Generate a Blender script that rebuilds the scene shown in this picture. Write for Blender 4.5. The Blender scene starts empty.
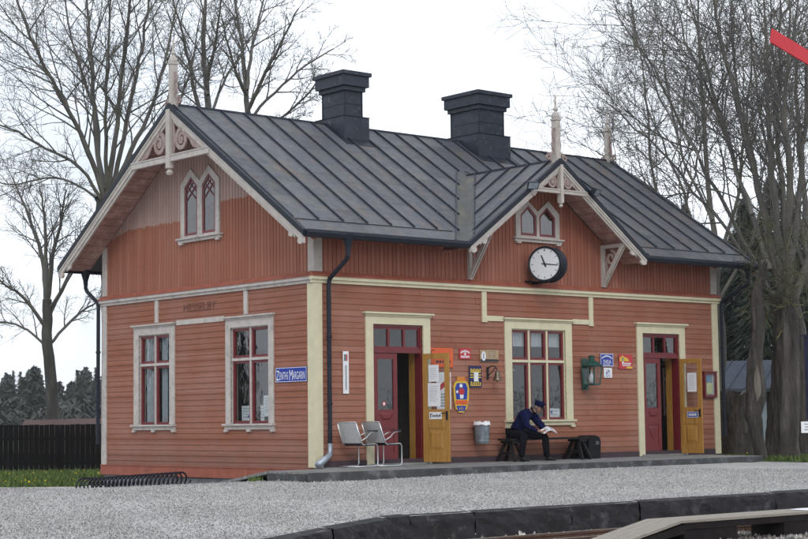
import bpy, bmesh, math, random
import numpy as np
from mathutils import Vector, Matrix, Quaternion
from mathutils.geometry import tessellate_polygon

scene = bpy.context.scene
C = scene.collection
PI = math.pi
R = math.radians
rng = random.Random(11)

# ------------------------------------------------------------------ camera
CAM = Vector((-20.0699, -26.2741, 0.9047))
FWD = Vector((0.64571025, 0.75854002, 0.08760885))
RGT = Vector((0.76212746, -0.64730349, -0.01264616))
UPV = Vector((-0.04711689, -0.07493486, 0.99607468))
FPX = 1703.4
cd = bpy.data.cameras.new('camera')
cam = bpy.data.objects.new('camera', cd); C.objects.link(cam)
cd.sensor_width = 36; cd.lens = FPX / 808 * 36; cd.clip_end = 4000; cd.clip_start = 0.1
m = Matrix.Identity(4)
for i in range(3):
    m[i][0] = RGT[i]; m[i][1] = UPV[i]; m[i][2] = -FWD[i]; m[i][3] = CAM[i]
cam.matrix_world = m
scene.camera = cam

def at(px, py, dep):
    """world point seen at a photo pixel, dep metres in front of the photographer"""
    return CAM + FWD * dep + RGT * ((px - 404) / FPX * dep) - UPV * ((py - 269.5) / FPX * dep)

# ------------------------------------------------------------------ materials
def nodes(name):
    mt = bpy.data.materials.new(name); mt.use_nodes = True
    nt = mt.node_tree
    return mt, nt, nt.nodes, nt.links, nt.nodes['Principled BSDF']

def N(ns, typ, **kw):
    n = ns.new(typ)
    for k, v in kw.items():
        setattr(n, k, v)
    return n

def pmat(name, col, rough=0.7, var=0.25, scale=2.5, bump=0.15, bscale=60, metallic=0.0, spec=0.4,
         col2=None, c2scale=3.0, c2lo=0.5, c2hi=0.65, stretch=(1, 1, 1), bdist=0.01, emit=None, coat=0.0):
    mt, nt, ns, ln, bs = nodes(name)
    tc = N(ns, 'ShaderNodeTexCoord'); mp = N(ns, 'ShaderNodeMapping')
    mp.inputs['Scale'].default_value = stretch
    ln.new(tc.outputs['Object'], mp.inputs['Vector'])
    n1 = N(ns, 'ShaderNodeTexNoise'); n1.inputs['Scale'].default_value = scale; n1.inputs['Detail'].default_value = 6
    n1.inputs['Roughness'].default_value = 0.65
    ln.new(mp.outputs[0], n1.inputs['Vector'])
    mr = N(ns, 'ShaderNodeMapRange'); mr.inputs[1].default_value = 0.3; mr.inputs[2].default_value = 0.7
    mr.inputs[3].default_value = 1 - var; mr.inputs[4].default_value = 1 + var
    ln.new(n1.outputs['Fac'], mr.inputs[0])
    base = None
    rgb = N(ns, 'ShaderNodeRGB'); rgb.outputs[0].default_value = (*col, 1)
    base = rgb.outputs[0]
    if col2:
        n2 = N(ns, 'ShaderNodeTexNoise'); n2.inputs['Scale'].default_value = c2scale; n2.inputs['Detail'].default_value = 8
        n2.inputs['Roughness'].default_value = 0.7
        ln.new(mp.outputs[0], n2.inputs['Vector'])
        r2 = N(ns, 'ShaderNodeMapRange'); r2.inputs[1].default_value = c2lo; r2.inputs[2].default_value = c2hi
        ln.new(n2.outputs['Fac'], r2.inputs[0])
        mx = N(ns, 'ShaderNodeMix', data_type='RGBA'); ln.new(r2.outputs[0], mx.inputs[0])
        ln.new(base, mx.inputs[6]); mx.inputs[7].default_value = (*col2, 1)
        base = mx.outputs[2]
    mu = N(ns, 'ShaderNodeVectorMath', operation='SCALE')
    ln.new(base, mu.inputs[0]); ln.new(mr.outputs[0], mu.inputs['Scale'])
    ln.new(mu.outputs[0], bs.inputs['Base Color'])
    bs.inputs['Roughness'].default_value = rough; bs.inputs['Metallic'].default_value = metallic
    bs.inputs['Specular IOR Level'].default_value = spec
    if coat: bs.inputs['Coat Weight'].default_value = coat
    if bump:
        nb = N(ns, 'ShaderNodeTexNoise'); nb.inputs['Scale'].default_value = bscale; nb.inputs['Detail'].default_value = 4
        ln.new(mp.outputs[0], nb.inputs['Vector'])
        b = N(ns, 'ShaderNodeBump'); b.inputs['Strength'].default_value = bump; b.inputs['Distance'].default_value = bdist
        ln.new(nb.outputs['Fac'], b.inputs['Height']); ln.new(b.outputs[0], bs.inputs['Normal'])
    return mt

def board_mat(name, col, pitch, axis, grain, dust=(0.325, 0.165, 0.122), dustamt=0.25, paint_line=False):
    """painted boards: tone differs from board to board, chalky patches, thin grain"""
    mt, nt, ns, ln, bs = nodes(name)
    tc = N(ns, 'ShaderNodeTexCoord'); sp = N(ns, 'ShaderNodeSeparateXYZ'); ln.new(tc.outputs['Object'], sp.inputs[0])
    dv = N(ns, 'ShaderNodeMath', operation='DIVIDE'); dv.inputs[1].default_value = pitch
    ln.new(sp.outputs[axis], dv.inputs[0])
    fl = N(ns, 'ShaderNodeMath', operation='FLOOR'); ln.new(dv.outputs[0], fl.inputs[0])
    wn = N(ns, 'ShaderNodeTexWhiteNoise', noise_dimensions='1D'); ln.new(fl.outputs[0], wn.inputs['W'])
    mr = N(ns, 'ShaderNodeMapRange'); mr.inputs[3].default_value = 0.90; mr.inputs[4].default_value = 1.08
    ln.new(wn.outputs['Value'], mr.inputs[0])
    mp = N(ns, 'ShaderNodeMapping'); mp.inputs['Scale'].default_value = grain
    ln.new(tc.outputs['Object'], mp.inputs['Vector'])
    n1 = N(ns, 'ShaderNodeTexNoise'); n1.inputs['Scale'].default_value = 2.2; n1.inputs['Detail'].default_value = 8
    n1.inputs['Roughness'].default_value = 0.7
    ln.new(mp.outputs[0], n1.inputs['Vector'])
    m2 = N(ns, 'ShaderNodeMapRange'); m2.inputs[1].default_value = 0.3; m2.inputs[2].default_value = 0.7
    m2.inputs[3].default_value = 0.87; m2.inputs[4].default_value = 1.11
    ln.new(n1.outputs['Fac'], m2.inputs[0])
    n3 = N(ns, 'ShaderNodeTexNoise'); n3.inputs['Scale'].default_value = 0.9; n3.inputs['Detail'].default_value = 7
    n3.inputs['Roughness'].default_value = 0.62
    ln.new(tc.outputs['Object'], n3.inputs['Vector'])
    m3 = N(ns, 'ShaderNodeMapRange'); m3.inputs[1].default_value = 0.45; m3.inputs[2].default_value = 0.76
    m3.inputs[3].default_value = 0; m3.inputs[4].default_value = dustamt
    w3 = N(ns, 'ShaderNodeMath', operation='MULTIPLY_ADD'); w3.inputs[1].default_value = 0.16; ln.new(wn.outputs['Value'], w3.inputs[0]); ln.new(n3.outputs['Fac'], w3.inputs[2])
    ln.new(w3.outputs[0], m3.inputs[0])
    mx = N(ns, 'ShaderNodeMix', data_type='RGBA'); ln.new(m3.outputs[0], mx.inputs[0])
    mx.inputs[6].default_value = (*col, 1); mx.inputs[7].default_value = (*dust, 1)
    base = mx.outputs[2]
    if paint_line:
        # fresh red reaches only as high as the painter did; old faded paint above
        nn = N(ns, 'ShaderNodeTexNoise', noise_dimensions='1D'); nn.inputs['Scale'].default_value = 7; nn.inputs['Detail'].default_value = 3
        ln.new(sp.outputs[1], nn.inputs['W'])
        # height of the line: 5.12 for y > 4, 5.40 for y < 4
        st = N(ns, 'ShaderNodeMapRange'); st.inputs[1].default_value = 3.6; st.inputs[2].default_value = 4.4
        st.inputs[3].default_value = 5.40; st.inputs[4].default_value = 5.13
        ln.new(sp.outputs[1], st.inputs[0])
        ad = N(ns, 'ShaderNodeMath', operation='MULTIPLY_ADD'); ad.inputs[1].default_value = 0.10
        ln.new(nn.outputs['Fac'], ad.inputs[0]); ln.new(st.outputs[0], ad.inputs[2])
        # at the far end the brush sank towards the eave
        e2 = N(ns, 'ShaderNodeMapRange'); e2.inputs[1].default_value = 6.9; e2.inputs[2].default_value = 7.9
        e2.inputs[3].default_value = 0; e2.inputs[4].default_value = -0.22
        ln.new(sp.outputs[1], e2.inputs[0])
        a2 = N(ns, 'ShaderNodeMath', operation='ADD'); ln.new(ad.outputs[0], a2.inputs[0]); ln.new(e2.outputs[0], a2.inputs[1])
        a3 = N(ns, 'ShaderNodeMath', operation='MULTIPLY_ADD'); a3.inputs[1].default_value = 0.035
        ln.new(wn.outputs['Value'], a3.inputs[0]); ln.new(a2.outputs[0], a3.inputs[2])
        sb = N(ns, 'ShaderNodeMath', operation='SUBTRACT'); ln.new(sp.outputs[2], sb.inputs[0]); ln.new(a3.outputs[0], sb.inputs[1])
        sr = N(ns, 'ShaderNodeMapRange'); sr.inputs[1].default_value = 0.035; sr.inputs[2].default_value = 0.05
        ln.new(sb.outputs[0], sr.inputs[0])
        my = N(ns, 'ShaderNodeMix', data_type='RGBA'); ln.new(sr.outputs[0], my.inputs[0])
        ln.new(base, my.inputs[6]); my.inputs[7].default_value = (0.365, 0.245, 0.212, 1)
        base = my.outputs[2]
    # rain splash and dust along the foot of the wall
    nd = N(ns, 'ShaderNodeTexNoise'); nd.inputs['Scale'].default_value = 3.5; nd.inputs['Detail'].default_value = 8; nd.inputs['Roughness'].default_value = .7
    ln.new(tc.outputs['Object'], nd.inputs['Vector'])
    md = N(ns, 'ShaderNodeMath', operation='MULTIPLY_ADD'); md.inputs[1].default_value = 1.3; md.inputs[2].default_value = -.30
    ln.new(nd.outputs['Fac'], md.inputs[0])
    ms = N(ns, 'ShaderNodeMath', operation='SUBTRACT'); ln.new(md.outputs[0], ms.inputs[0]); ln.new(sp.outputs[2], ms.inputs[1])
    mq = N(ns, 'ShaderNodeMapRange'); mq.inputs[1].default_value = -.25; mq.inputs[2].default_value = .35; mq.inputs[3].default_value = 0; mq.inputs[4].default_value = .5
    ln.new(ms.outputs[0], mq.inputs[0])
    mz = N(ns, 'ShaderNodeMix', data_type='RGBA'); ln.new(mq.outputs[0], mz.inputs[0]); ln.new(base, mz.inputs[6]); mz.inputs[7].default_value = (.17, .095, .075, 1)
    base = mz.outputs[2]
    s1 = N(ns, 'ShaderNodeVectorMath', operation='SCALE'); ln.new(base, s1.inputs[0]); ln.new(mr.outputs[0], s1.inputs['Scale'])
    s2 = N(ns, 'ShaderNodeVectorMath', operation='SCALE'); ln.new(s1.outputs[0], s2.inputs[0]); ln.new(m2.outputs[0], s2.inputs['Scale'])
    ln.new(s2.outputs[0], bs.inputs['Base Color'])
    bs.inputs['Roughness'].default_value = 0.72; bs.inputs['Specular IOR Level'].default_value = 0.3
    b = N(ns, 'ShaderNodeBump'); b.inputs['Strength'].default_value = 0.25; b.inputs['Distance'].default_value = 0.004
    n4 = N(ns, 'ShaderNodeTexNoise'); n4.inputs['Scale'].default_value = 18; n4.inputs['Detail'].default_value = 5
    ln.new(mp.outputs[0], n4.inputs['Vector'])
    ln.new(n4.outputs['Fac'], b.inputs['Height']); ln.new(b.outputs[0], bs.inputs['Normal'])
    return mt

def glass_mat(name, tint=(0.75, 0.8, 0.8), refl=0.10, wav=0.012):
    mt, nt, ns, ln, bs = nodes(name)
    ns.remove(bs)
    out = [n for n in ns if n.type == 'OUTPUT_MATERIAL'][0]
    tr = N(ns, 'ShaderNodeBsdfTransparent'); tr.inputs[0].default_value = (*tint, 1)
    gl = N(ns, 'ShaderNodeBsdfGlossy'); gl.inputs['Roughness'].default_value = 0.02
    lw = N(ns, 'ShaderNodeLayerWeight'); lw.inputs[0].default_value = 0.5
    pw = N(ns, 'ShaderNodeMath', operation='POWER'); pw.inputs[1].default_value = 4.0; ln.new(lw.outputs['Facing'], pw.inputs[0])
    ad = N(ns, 'ShaderNodeMath', operation='ADD'); ad.inputs[1].default_value = refl; ad.use_clamp = True
    ln.new(pw.outputs[0], ad.inputs[0])
    mx = N(ns, 'ShaderNodeMixShader'); ln.new(ad.outputs[0], mx.inputs[0]); ln.new(tr.outputs[0], mx.inputs[1]); ln.new(gl.outputs[0], mx.inputs[2])
    tc = N(ns, 'ShaderNodeTexCoord'); nz = N(ns, 'ShaderNodeTexNoise'); nz.inputs['Scale'].default_value = 5
    ln.new(tc.outputs['Object'], nz.inputs['Vector'])
    bp = N(ns, 'ShaderNodeBump'); bp.inputs['Strength'].default_value = 0.5; bp.inputs['Distance'].default_value = wav
    ln.new(nz.outputs['Fac'], bp.inputs['Height']); ln.new(bp.outputs[0], gl.inputs['Normal'])
    ln.new(mx.outputs[0], out.inputs[0])
    return mt

RED = (0.278, 0.102, 0.060)
M = {}
M['lap'] = board_mat('lapped_red_boards', RED, 0.118, 2, (0.8, 0.8, 14), dustamt=0.75)
M['lap_gable'] = board_mat('lapped_gable_boards', (0.272, 0.100, 0.058), 0.118, 2, (0.8, 0.8, 14), dust=(0.290, 0.142, 0.108), dustamt=0.75)
M['upper'] = board_mat('upright_red_boards', (0.275, 0.095, 0.060), 0.11, 0, (14, 14, 0.7), dustamt=0.35)
M['gable'] = board_mat('upright_gable_boards', (0.288, 0.102, 0.062), 0.11, 1, (14, 14, 0.7), dustamt=0.35, paint_line=True)
M['redtrim'] = pmat('red_trim_paint', (0.28, 0.082, 0.050), 0.7, 0.2, 4, col2=(0.31, 0.14, 0.10), c2lo=0.55, c2hi=0.8)
M['cream'] = pmat('cream_paint', (0.60, 0.55, 0.38), 0.6, 0.08, 5, col2=(0.47, 0.42, 0.30), c2lo=0.58, c2hi=0.8)
M['white_old'] = pmat('weathered_white_paint', (0.47, 0.43, 0.40), 0.75, 0.15, 5, col2=(0.25, 0.23, 0.21), c2scale=6, c2lo=0.54, c2hi=0.72)
M['pale'] = pmat('pale_pink_paint', (0.45, 0.41, 0.375), 0.75, 0.14, 4, col2=(0.32, 0.24, 0.21), c2scale=5, c2lo=0.56, c2hi=0.76)
M['pink'] = pmat('faded_pink_wood', (0.32, 0.25, 0.23), 0.8, 0.18, 5, col2=(0.26, 0.16, 0.14), c2scale=6)
M['maroon'] = pmat('dark_red_gloss_paint', (0.145, 0.016, 0.020), 0.35, 0.15, 5, spec=0.5)
M['ochre'] = pmat('ochre_varnish', (0.40, 0.205, 0.045), 0.45, 0.2, 4, stretch=(6, 6, 0.6), col2=(0.30, 0.14, 0.03))
M['soffit'] = pmat('soffit_boards', (0.36, 0.205, 0.175), 0.8, 0.22, 3, col2=(0.44, 0.29, 0.25))
M['plinth_dark'] = pmat('dark_plinth_paint', (0.055, 0.035, 0.042), 0.7, 0.25, 4)
M['stone'] = pmat('foundation_stone', (0.16, 0.165, 0.18), 0.9, 0.5, 3.5, bump=0.6, bscale=9, bdist=0.06)
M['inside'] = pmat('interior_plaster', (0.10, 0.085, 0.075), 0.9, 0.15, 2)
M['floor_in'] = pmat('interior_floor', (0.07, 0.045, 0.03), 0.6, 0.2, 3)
M['blackmetal'] = pmat('black_sheet_metal', (0.010, 0.013, 0.022), 0.5, 0.3, 6, spec=0.3)
M['slate'] = pmat('dark_blue_grey_sheet', (0.021, 0.027, 0.042), 0.55, 0.35, 3, col2=(0.10, 0.105, 0.115), c2scale=7, c2lo=0.57, c2hi=0.68)
M['zinc'] = pmat('zinc', (0.32, 0.36, 0.42), 0.4, 0.25, 8, metallic=0.5, spec=0.5)
M['chrome'] = pmat('tubular_steel', (0.55, 0.57, 0.58), 0.28, 0.1, 8, metallic=0.8, bump=0)
M['meshsteel'] = pmat('perforated_steel', (0.46, 0.46, 0.46), 0.5, 0.15, 40, metallic=0.15, bump=0.3, bscale=120)
M['blackpaint'] = pmat('black_paint', (0.014, 0.014, 0.017), 0.4, 0.3, 8)
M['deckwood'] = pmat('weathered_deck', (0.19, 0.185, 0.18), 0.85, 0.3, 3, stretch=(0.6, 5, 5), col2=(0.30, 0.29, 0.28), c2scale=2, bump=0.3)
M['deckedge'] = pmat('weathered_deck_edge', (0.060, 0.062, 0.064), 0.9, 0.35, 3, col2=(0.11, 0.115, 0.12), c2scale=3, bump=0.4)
M['darkwood'] = pmat('tarred_timber', (0.016, 0.013, 0.013), 0.9, 0.4, 4, spec=0.15, bump=0.35, bscale=30)
M['plank'] = pmat('grey_planks', (0.30, 0.265, 0.225), 0.85, 0.25, 3, stretch=(0.5, 8, 8), col2=(0.17, 0.145, 0.12), c2scale=3, bump=0.3)
M['benchwood'] = pmat('dark_bench_wood', (0.018, 0.015, 0.015), 0.8, 0.35, 5, spec=0.2)
M['rust'] = pmat('rusty_rail', (0.105, 0.055, 0.038), 0.7, 0.3, 6)
M['railtop'] = pmat('worn_rail_head', (0.33, 0.29, 0.25), 0.35, 0.2, 6, metallic=0.6)
M['edge_stone'] = pmat('dark_platform_stone', (0.021, 0.019, 0.022), 0.9, 0.45, 2.2, col2=(0.10, 0.095, 0.10), c2scale=3.5, c2lo=0.55, c2hi=0.75, bump=0.6, bscale=14, bdist=0.04)
M['glass'] = glass_mat('old_window_glass', (0.72, 0.76, 0.76), 0.12, .003)
M['glass_attic'] = glass_mat('attic_glass', (0.3, 0.33, 0.35), 0.17, 0.004)
M['clearglass'] = glass_mat('clear_glass', (0.85, 0.88, 0.88), 0.06)
M['white'] = pmat('white_paper', (0.74, 0.74, 0.76), 0.7, 0.05, 3, bump=0)
M['ink'] = pmat('grey_print', (0.22, 0.22, 0.24), 0.7, 0.05, 3, bump=0)
M['enamel_white'] = pmat('white_enamel', (0.72, 0.73, 0.74), 0.25, 0.06, 5, bump=0, spec=0.5)
M['enamel_blue'] = pmat('blue_enamel', (0.012, 0.035, 0.30), 0.25, 0.12, 5, bump=0, spec=0.5)
M['enamel_navy'] = pmat('navy_enamel', (0.010, 0.014, 0.085), 0.25, 0.12, 5, bump=0, spec=0.5)
M['enamel_red'] = pmat('red_enamel', (0.46, 0.022, 0.03), 0.3, 0.12, 5, bump=0, spec=0.5)
M['enamel_orange'] = pmat('orange_enamel', (0.62, 0.095, 0.018), 0.3, 0.12, 5, bump=0, spec=0.5)
M['enamel_yellow'] = pmat('yellow_enamel', (0.62, 0.42, 0.03), 0.3, 0.12, 5, bump=0, spec=0.5)
M['tan'] = pmat('tan_enamel', (0.40, 0.28, 0.155), 0.4, 0.3, 14, bump=0, col2=(0.22, 0.16, 0.06), c2scale=12)
M['letter'] = pmat('lettering_white', (0.72, 0.73, 0.76), 0.4, 0.03, 3, bump=0)
M['letter_dark'] = pmat('lettering_dark', (0.02, 0.02, 0.03), 0.5, 0.03, 3, bump=0)
M['ghost'] = pmat('faded_lettering', (0.16, 0.07, 0.058), 0.8, 0.35, 25, bump=0)
M['clockface'] = pmat('clock_face', (0.68, 0.70, 0.72), 0.3, 0.03, 3, bump=0, coat=0.4)
M['green'] = pmat('dark_green_enamel', (0.012, 0.062, 0.050), 0.4, 0.3, 8)
M['brass'] = pmat('dull_brass', (0.14, 0.115, 0.085), 0.4, 0.3, 9, metallic=0.7)
M['galv'] = pmat('galvanised_bin', (0.17, 0.20, 0.22), 0.5, 0.3, 12, metallic=0.35, col2=(0.28, 0.31, 0.33), c2scale=10)
M['bag'] = pmat('black_plastic', (0.007, 0.007, 0.009), 0.6, 0.2, 6, spec=0.2)
M['navywool'] = pmat('navy_wool', (0.005, 0.008, 0.040), 0.95, 0.25, 12, spec=0.12, bump=0.4, bscale=120)
M['trouser'] = pmat('dark_trouser_cloth', (0.006, 0.006, 0.010), 0.95, 0.25, 10, spec=0.12, bump=0.3, bscale=100)
M['skin'] = pmat('skin', (0.34, 0.175, 0.125), 0.55, 0.08, 12, bump=0.05)
M['hair'] = pmat('grey_hair', (0.12, 0.11, 0.105), 0.8, 0.2, 40)
M['shoe'] = pmat('black_leather', (0.008, 0.008, 0.010), 0.4, 0.2, 10)
M['gold'] = pmat('gold_badge', (0.60, 0.42, 0.08), 0.35, 0.1, 10, metallic=0.6, bump=0)
M['fencewood'] = pmat('tarred_fence_boards', (0.007, 0.006, 0.006), 0.9, 0.4, 3, stretch=(4, 4, 0.6), spec=0.12)
M['shed_roof'] = pmat('grey_sheet_roof', (0.052, 0.060, 0.078), 0.9, 0.18, 0.8, spec=0.1)
M['shed_wall'] = pmat('dark_brown_boards', (0.022, 0.014, 0.014), 0.8, 0.3, 2, stretch=(4, 4, .5))
M['oldred'] = pmat('faded_red_boards', (0.085, 0.048, 0.042), 0.8, 0.2, 2)
M['signal_red'] = pmat('signal_red_paint', (0.56, 0.012, 0.024), 0.45, 0.08, 3)
M['bluepost'] = pmat('dark_blue_paint', (0.010, 0.013, 0.035), 0.5, 0.3, 4)
M['postwood'] = pmat('brown_post_wood', (0.13, 0.085, 0.05), 0.8, 0.3, 4, stretch=(4, 4, .5))
M['bark'] = pmat('bark', (0.065, 0.060, 0.056), 0.95, 0.4, 2.5, col2=(0.095, 0.092, 0.07), c2scale=3, bump=0.9, bscale=16, stretch=(1, 1, 0.3), bdist=0.06)
M['bark_big'] = pmat('furrowed_bark', (0.058, 0.050, 0.045), 0.95, 0.45, 3.5, col2=(0.10, 0.09, 0.075), c2scale=4, bump=1.0, bscale=9, stretch=(1, 1, 0.22), bdist=0.12)
M['stumpbark'] = pmat('grey_stump_bark', (0.105, 0.092, 0.080), 0.95, 0.4, 3.5, col2=(0.05, 0.043, 0.038), c2scale=4, bump=1.0, bscale=9, stretch=(1, 1, 0.22), bdist=0.12)
M['twig'] = pmat('twig_bark', (0.115, 0.108, 0.100), 0.95, 0.3, 1.2, col2=(0.145, 0.135, 0.105), c2scale=0.8, bump=0)
M['mosstwig'] = pmat('mossy_twig', (0.085, 0.082, 0.050), 0.95, 0.35, 1.2, col2=(0.12, 0.11, 0.05), c2scale=0.8, bump=0)
M['heartwood'] = pmat('bare_dead_wood', (0.145, 0.125, 0.105), 0.9, 0.35, 5, stretch=(1, 1, .3), bump=0.6, bscale=20)
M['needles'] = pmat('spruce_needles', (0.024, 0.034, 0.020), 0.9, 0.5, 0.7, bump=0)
M['needles_hazed'] = pmat('hazed_needles', (0.060, 0.064, 0.052), 0.9, 0.4, 0.25, bump=0)  # haze of distance mixed into the needle colour, paler than the near spruce
M['grass'] = pmat('spring_grass', (0.052, 0.080, 0.022), 0.9, 0.35, 0.6, col2=(0.10, 0.10, 0.04), c2scale=1.4, bump=0.4, bscale=30)
M['blade'] = pmat('grass_blades', (0.082, 0.125, 0.028), 0.8, 0.4, 2, col2=(0.11, 0.155, 0.035), c2scale=3, bump=0)
M['dandelion'] = pmat('dandelion_yellow', (0.65, 0.50, 0.02), 0.8, 0.1, 3, bump=0)

def gravel_mat(name, cols, scale, patch=0.12):
    mt, nt, ns, ln, bs = nodes(name)
    tc = N(ns, 'ShaderNodeTexCoord')
    vo = N(ns, 'ShaderNodeTexVoronoi'); vo.inputs['Scale'].default_value = scale
    ln.new(tc.outputs['Object'], vo.inputs['Vector'])
    cr = N(ns, 'ShaderNodeValToRGB')
    sp = N(ns, 'ShaderNodeSeparateColor'); ln.new(vo.outputs['Color'], sp.inputs[0]); ln.new(sp.outputs[0], cr.inputs[0])
    el = cr.color_ramp.elements
    el[0].position = 0.0; el[0].color = (*cols[0], 1)
    el[1].position = 1.0; el[1].color = (*cols[-1], 1)
    for i, c in enumerate(cols[1:-1]):
        e = el.new((i + 1) / (len(cols) - 1)); e.color = (*c, 1)
    nz = N(ns, 'ShaderNodeTexNoise'); nz.inputs['Scale'].default_value = 0.45; nz.inputs['Detail'].default_value = 6
    ln.new(tc.outputs['Object'], nz.inputs['Vector'])
    mr = N(ns, 'ShaderNodeMapRange'); mr.inputs[1].default_value = .3; mr.inputs[2].default_value = .7
    mr.inputs[3].default_value = 1 - patch; mr.inputs[4].default_value = 1 + patch
    ln.new(nz.outputs['Fac'], mr.inputs[0])
    sc = N(ns, 'ShaderNodeVectorMath', operation='SCALE'); ln.new(cr.outputs[0], sc.inputs[0]); ln.new(mr.outputs[0], sc.inputs['Scale'])
    ln.new(sc.outputs[0], bs.inputs['Base Color'])
    bs.inputs['Roughness'].default_value = 0.95; bs.inputs['Specular IOR Level'].default_value = 0.2
    b = N(ns, 'ShaderNodeBump'); b.inputs['Strength'].default_value = 0.8; b.inputs['Distance'].default_value = 0.03
    ln.new(vo.outputs['Distance'], b.inputs['Height']); ln.new(b.outputs[0], bs.inputs['Normal'])
    return mt
M['gravel'] = gravel_mat('crushed_gravel', [(0.26, 0.25, 0.24), (0.48, 0.465, 0.45), (0.58, 0.56, 0.54), (0.74, 0.715, 0.69)], 60, .11)
M['ballast'] = gravel_mat('track_ballast', [(0.06, 0.05, 0.045), (0.18, 0.16, 0.14), (0.30, 0.27, 0.24), (0.55, 0.52, 0.49)], 16, 0.3)

def roof_mat():
    mt, nt, ns, ln, bs = nodes('seamed_sheet_roof')
    tc = N(ns, 'ShaderNodeTexCoord')
    def noise(s, d, r, st=(1, 1, 1)):
        mp = N(ns, 'ShaderNodeMapping'); mp.inputs['Scale'].default_value = st; ln.new(tc.outputs['Object'], mp.inputs[0])
        n = N(ns, 'ShaderNodeTexNoise'); n.inputs['Scale'].default_value = s; n.inputs['Detail'].default_value = d
        n.inputs['Roughness'].default_value = r; ln.new(mp.outputs[0], n.inputs['Vector']); return n.outputs['Fac']
    def rng_(src, a, b, c=0.0, d=1.0):
        r = N(ns, 'ShaderNodeMapRange'); r.inputs[1].default_value = a; r.inputs[2].default_value = b
        r.inputs[3].default_value = c; r.inputs[4].default_value = d; ln.new(src, r.inputs[0]); return r.outputs[0]
    def mix(f, a, b):
        x = N(ns, 'ShaderNodeMix', data_type='RGBA'); ln.new(f, x.inputs[0])
        if isinstance(a, tuple): x.inputs[6].default_value = (*a, 1)
        else: ln.new(a, x.inputs[6])
        x.inputs[7].default_value = (*b, 1); return x.outputs[2]
    # sheet by sheet tone
    sx = N(ns, 'ShaderNodeSeparateXYZ'); ln.new(tc.outputs['Object'], sx.inputs[0])
    dv = N(ns, 'ShaderNodeMath', operation='MULTIPLY_ADD'); dv.inputs[1].default_value = 1 / 0.62; dv.inputs[2].default_value = 0.74 / 0.62
    ln.new(sx.outputs[0], dv.inputs[0]); fl = N(ns, 'ShaderNodeMath', operation='FLOOR'); ln.new(dv.outputs[0], fl.inputs[0])
    dy = N(ns, 'ShaderNodeMath', operation='DIVIDE'); dy.inputs[1].default_value = 1.35; ln.new(sx.outputs[1], dy.inputs[0])
    wx = N(ns, 'ShaderNodeTexWhiteNoise', noise_dimensions='1D'); ln.new(fl.outputs[0], wx.inputs['W'])
    ad = N(ns, 'ShaderNodeMath', operation='ADD'); ln.new(dy.outputs[0], ad.inputs[0]); ln.new(wx.outputs['Value'], ad.inputs[1])
    fy = N(ns, 'ShaderNodeMath', operation='FLOOR'); ln.new(ad.outputs[0], fy.inputs[0])
    cx = N(ns, 'ShaderNodeCombineXYZ'); ln.new(fl.outputs[0], cx.inputs[0]); ln.new(fy.outputs[0], cx.inputs[1])
    w2 = N(ns, 'ShaderNodeTexWhiteNoise', noise_dimensions='2D'); ln.new(cx.outputs[0], w2.inputs['Vector'])
    tone = rng_(w2.outputs['Value'], 0, 1, 0.80, 1.2)
    # joint line between sheets in one run
    fr = N(ns, 'ShaderNodeMath', operation='FRACT'); ln.new(ad.outputs[0], fr.inputs[0])
    joint = rng_(fr.outputs[0], 0.0, 0.022, 0.35, 1.0)
    c = mix(rng_(noise(1.3, 8, .7), .45, .75), (0.076, 0.082, 0.096), (0.122, 0.118, 0.112))
    c = mix(rng_(noise(2.2, 10, .76), .51, .69, 0, .65), c, (0.115, 0.100, 0.062))      # lichen
    c = mix(rng_(noise(3.1, 10, .75, (1, .35, .35)), .54, .66, 0, .7), c, (0.155, 0.105, 0.080))   # rust and old red paint
    s = N(ns, 'ShaderNodeVectorMath', operation='SCALE'); ln.new(c, s.inputs[0]); ln.new(tone, s.inputs['Scale'])
    s2 = N(ns, 'ShaderNodeVectorMath', operation='SCALE'); ln.new(s.outputs[0], s2.inputs[0]); ln.new(joint, s2.inputs['Scale'])
    ln.new(s2.outputs[0], bs.inputs['Base Color'])
    ln.new(rng_(noise(5, 6, .6), .3, .7, .42, .7), bs.inputs['Roughness'])
    bs.inputs['Specular IOR Level'].default_value = 0.35
    b = N(ns, 'ShaderNodeBump'); b.inputs['Strength'].default_value = 0.35; b.inputs['Distance'].default_value = 0.02
    ln.new(noise(1.8, 4, .5), b.inputs['Height']); ln.new(b.outputs[0], bs.inputs['Normal'])
    return mt
M['roof'] = roof_mat()
M['valley'] = pmat('lichened_valley_sheet', (0.075, 0.078, 0.080), 0.6, 0.3, 3, col2=(0.125, 0.112, 0.055), c2scale=3.5, c2lo=0.46, c2hi=0.72)

# ------------------------------------------------------------------ mesh building
def ident(a, b, c): return (a, b, c)
def FR(u, z, d): return (u, -d, z)          # front wall: u = x, d = distance out of the wall
def GR(u, z, d): return (-d, u, z)          # gable wall: u = y

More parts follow.
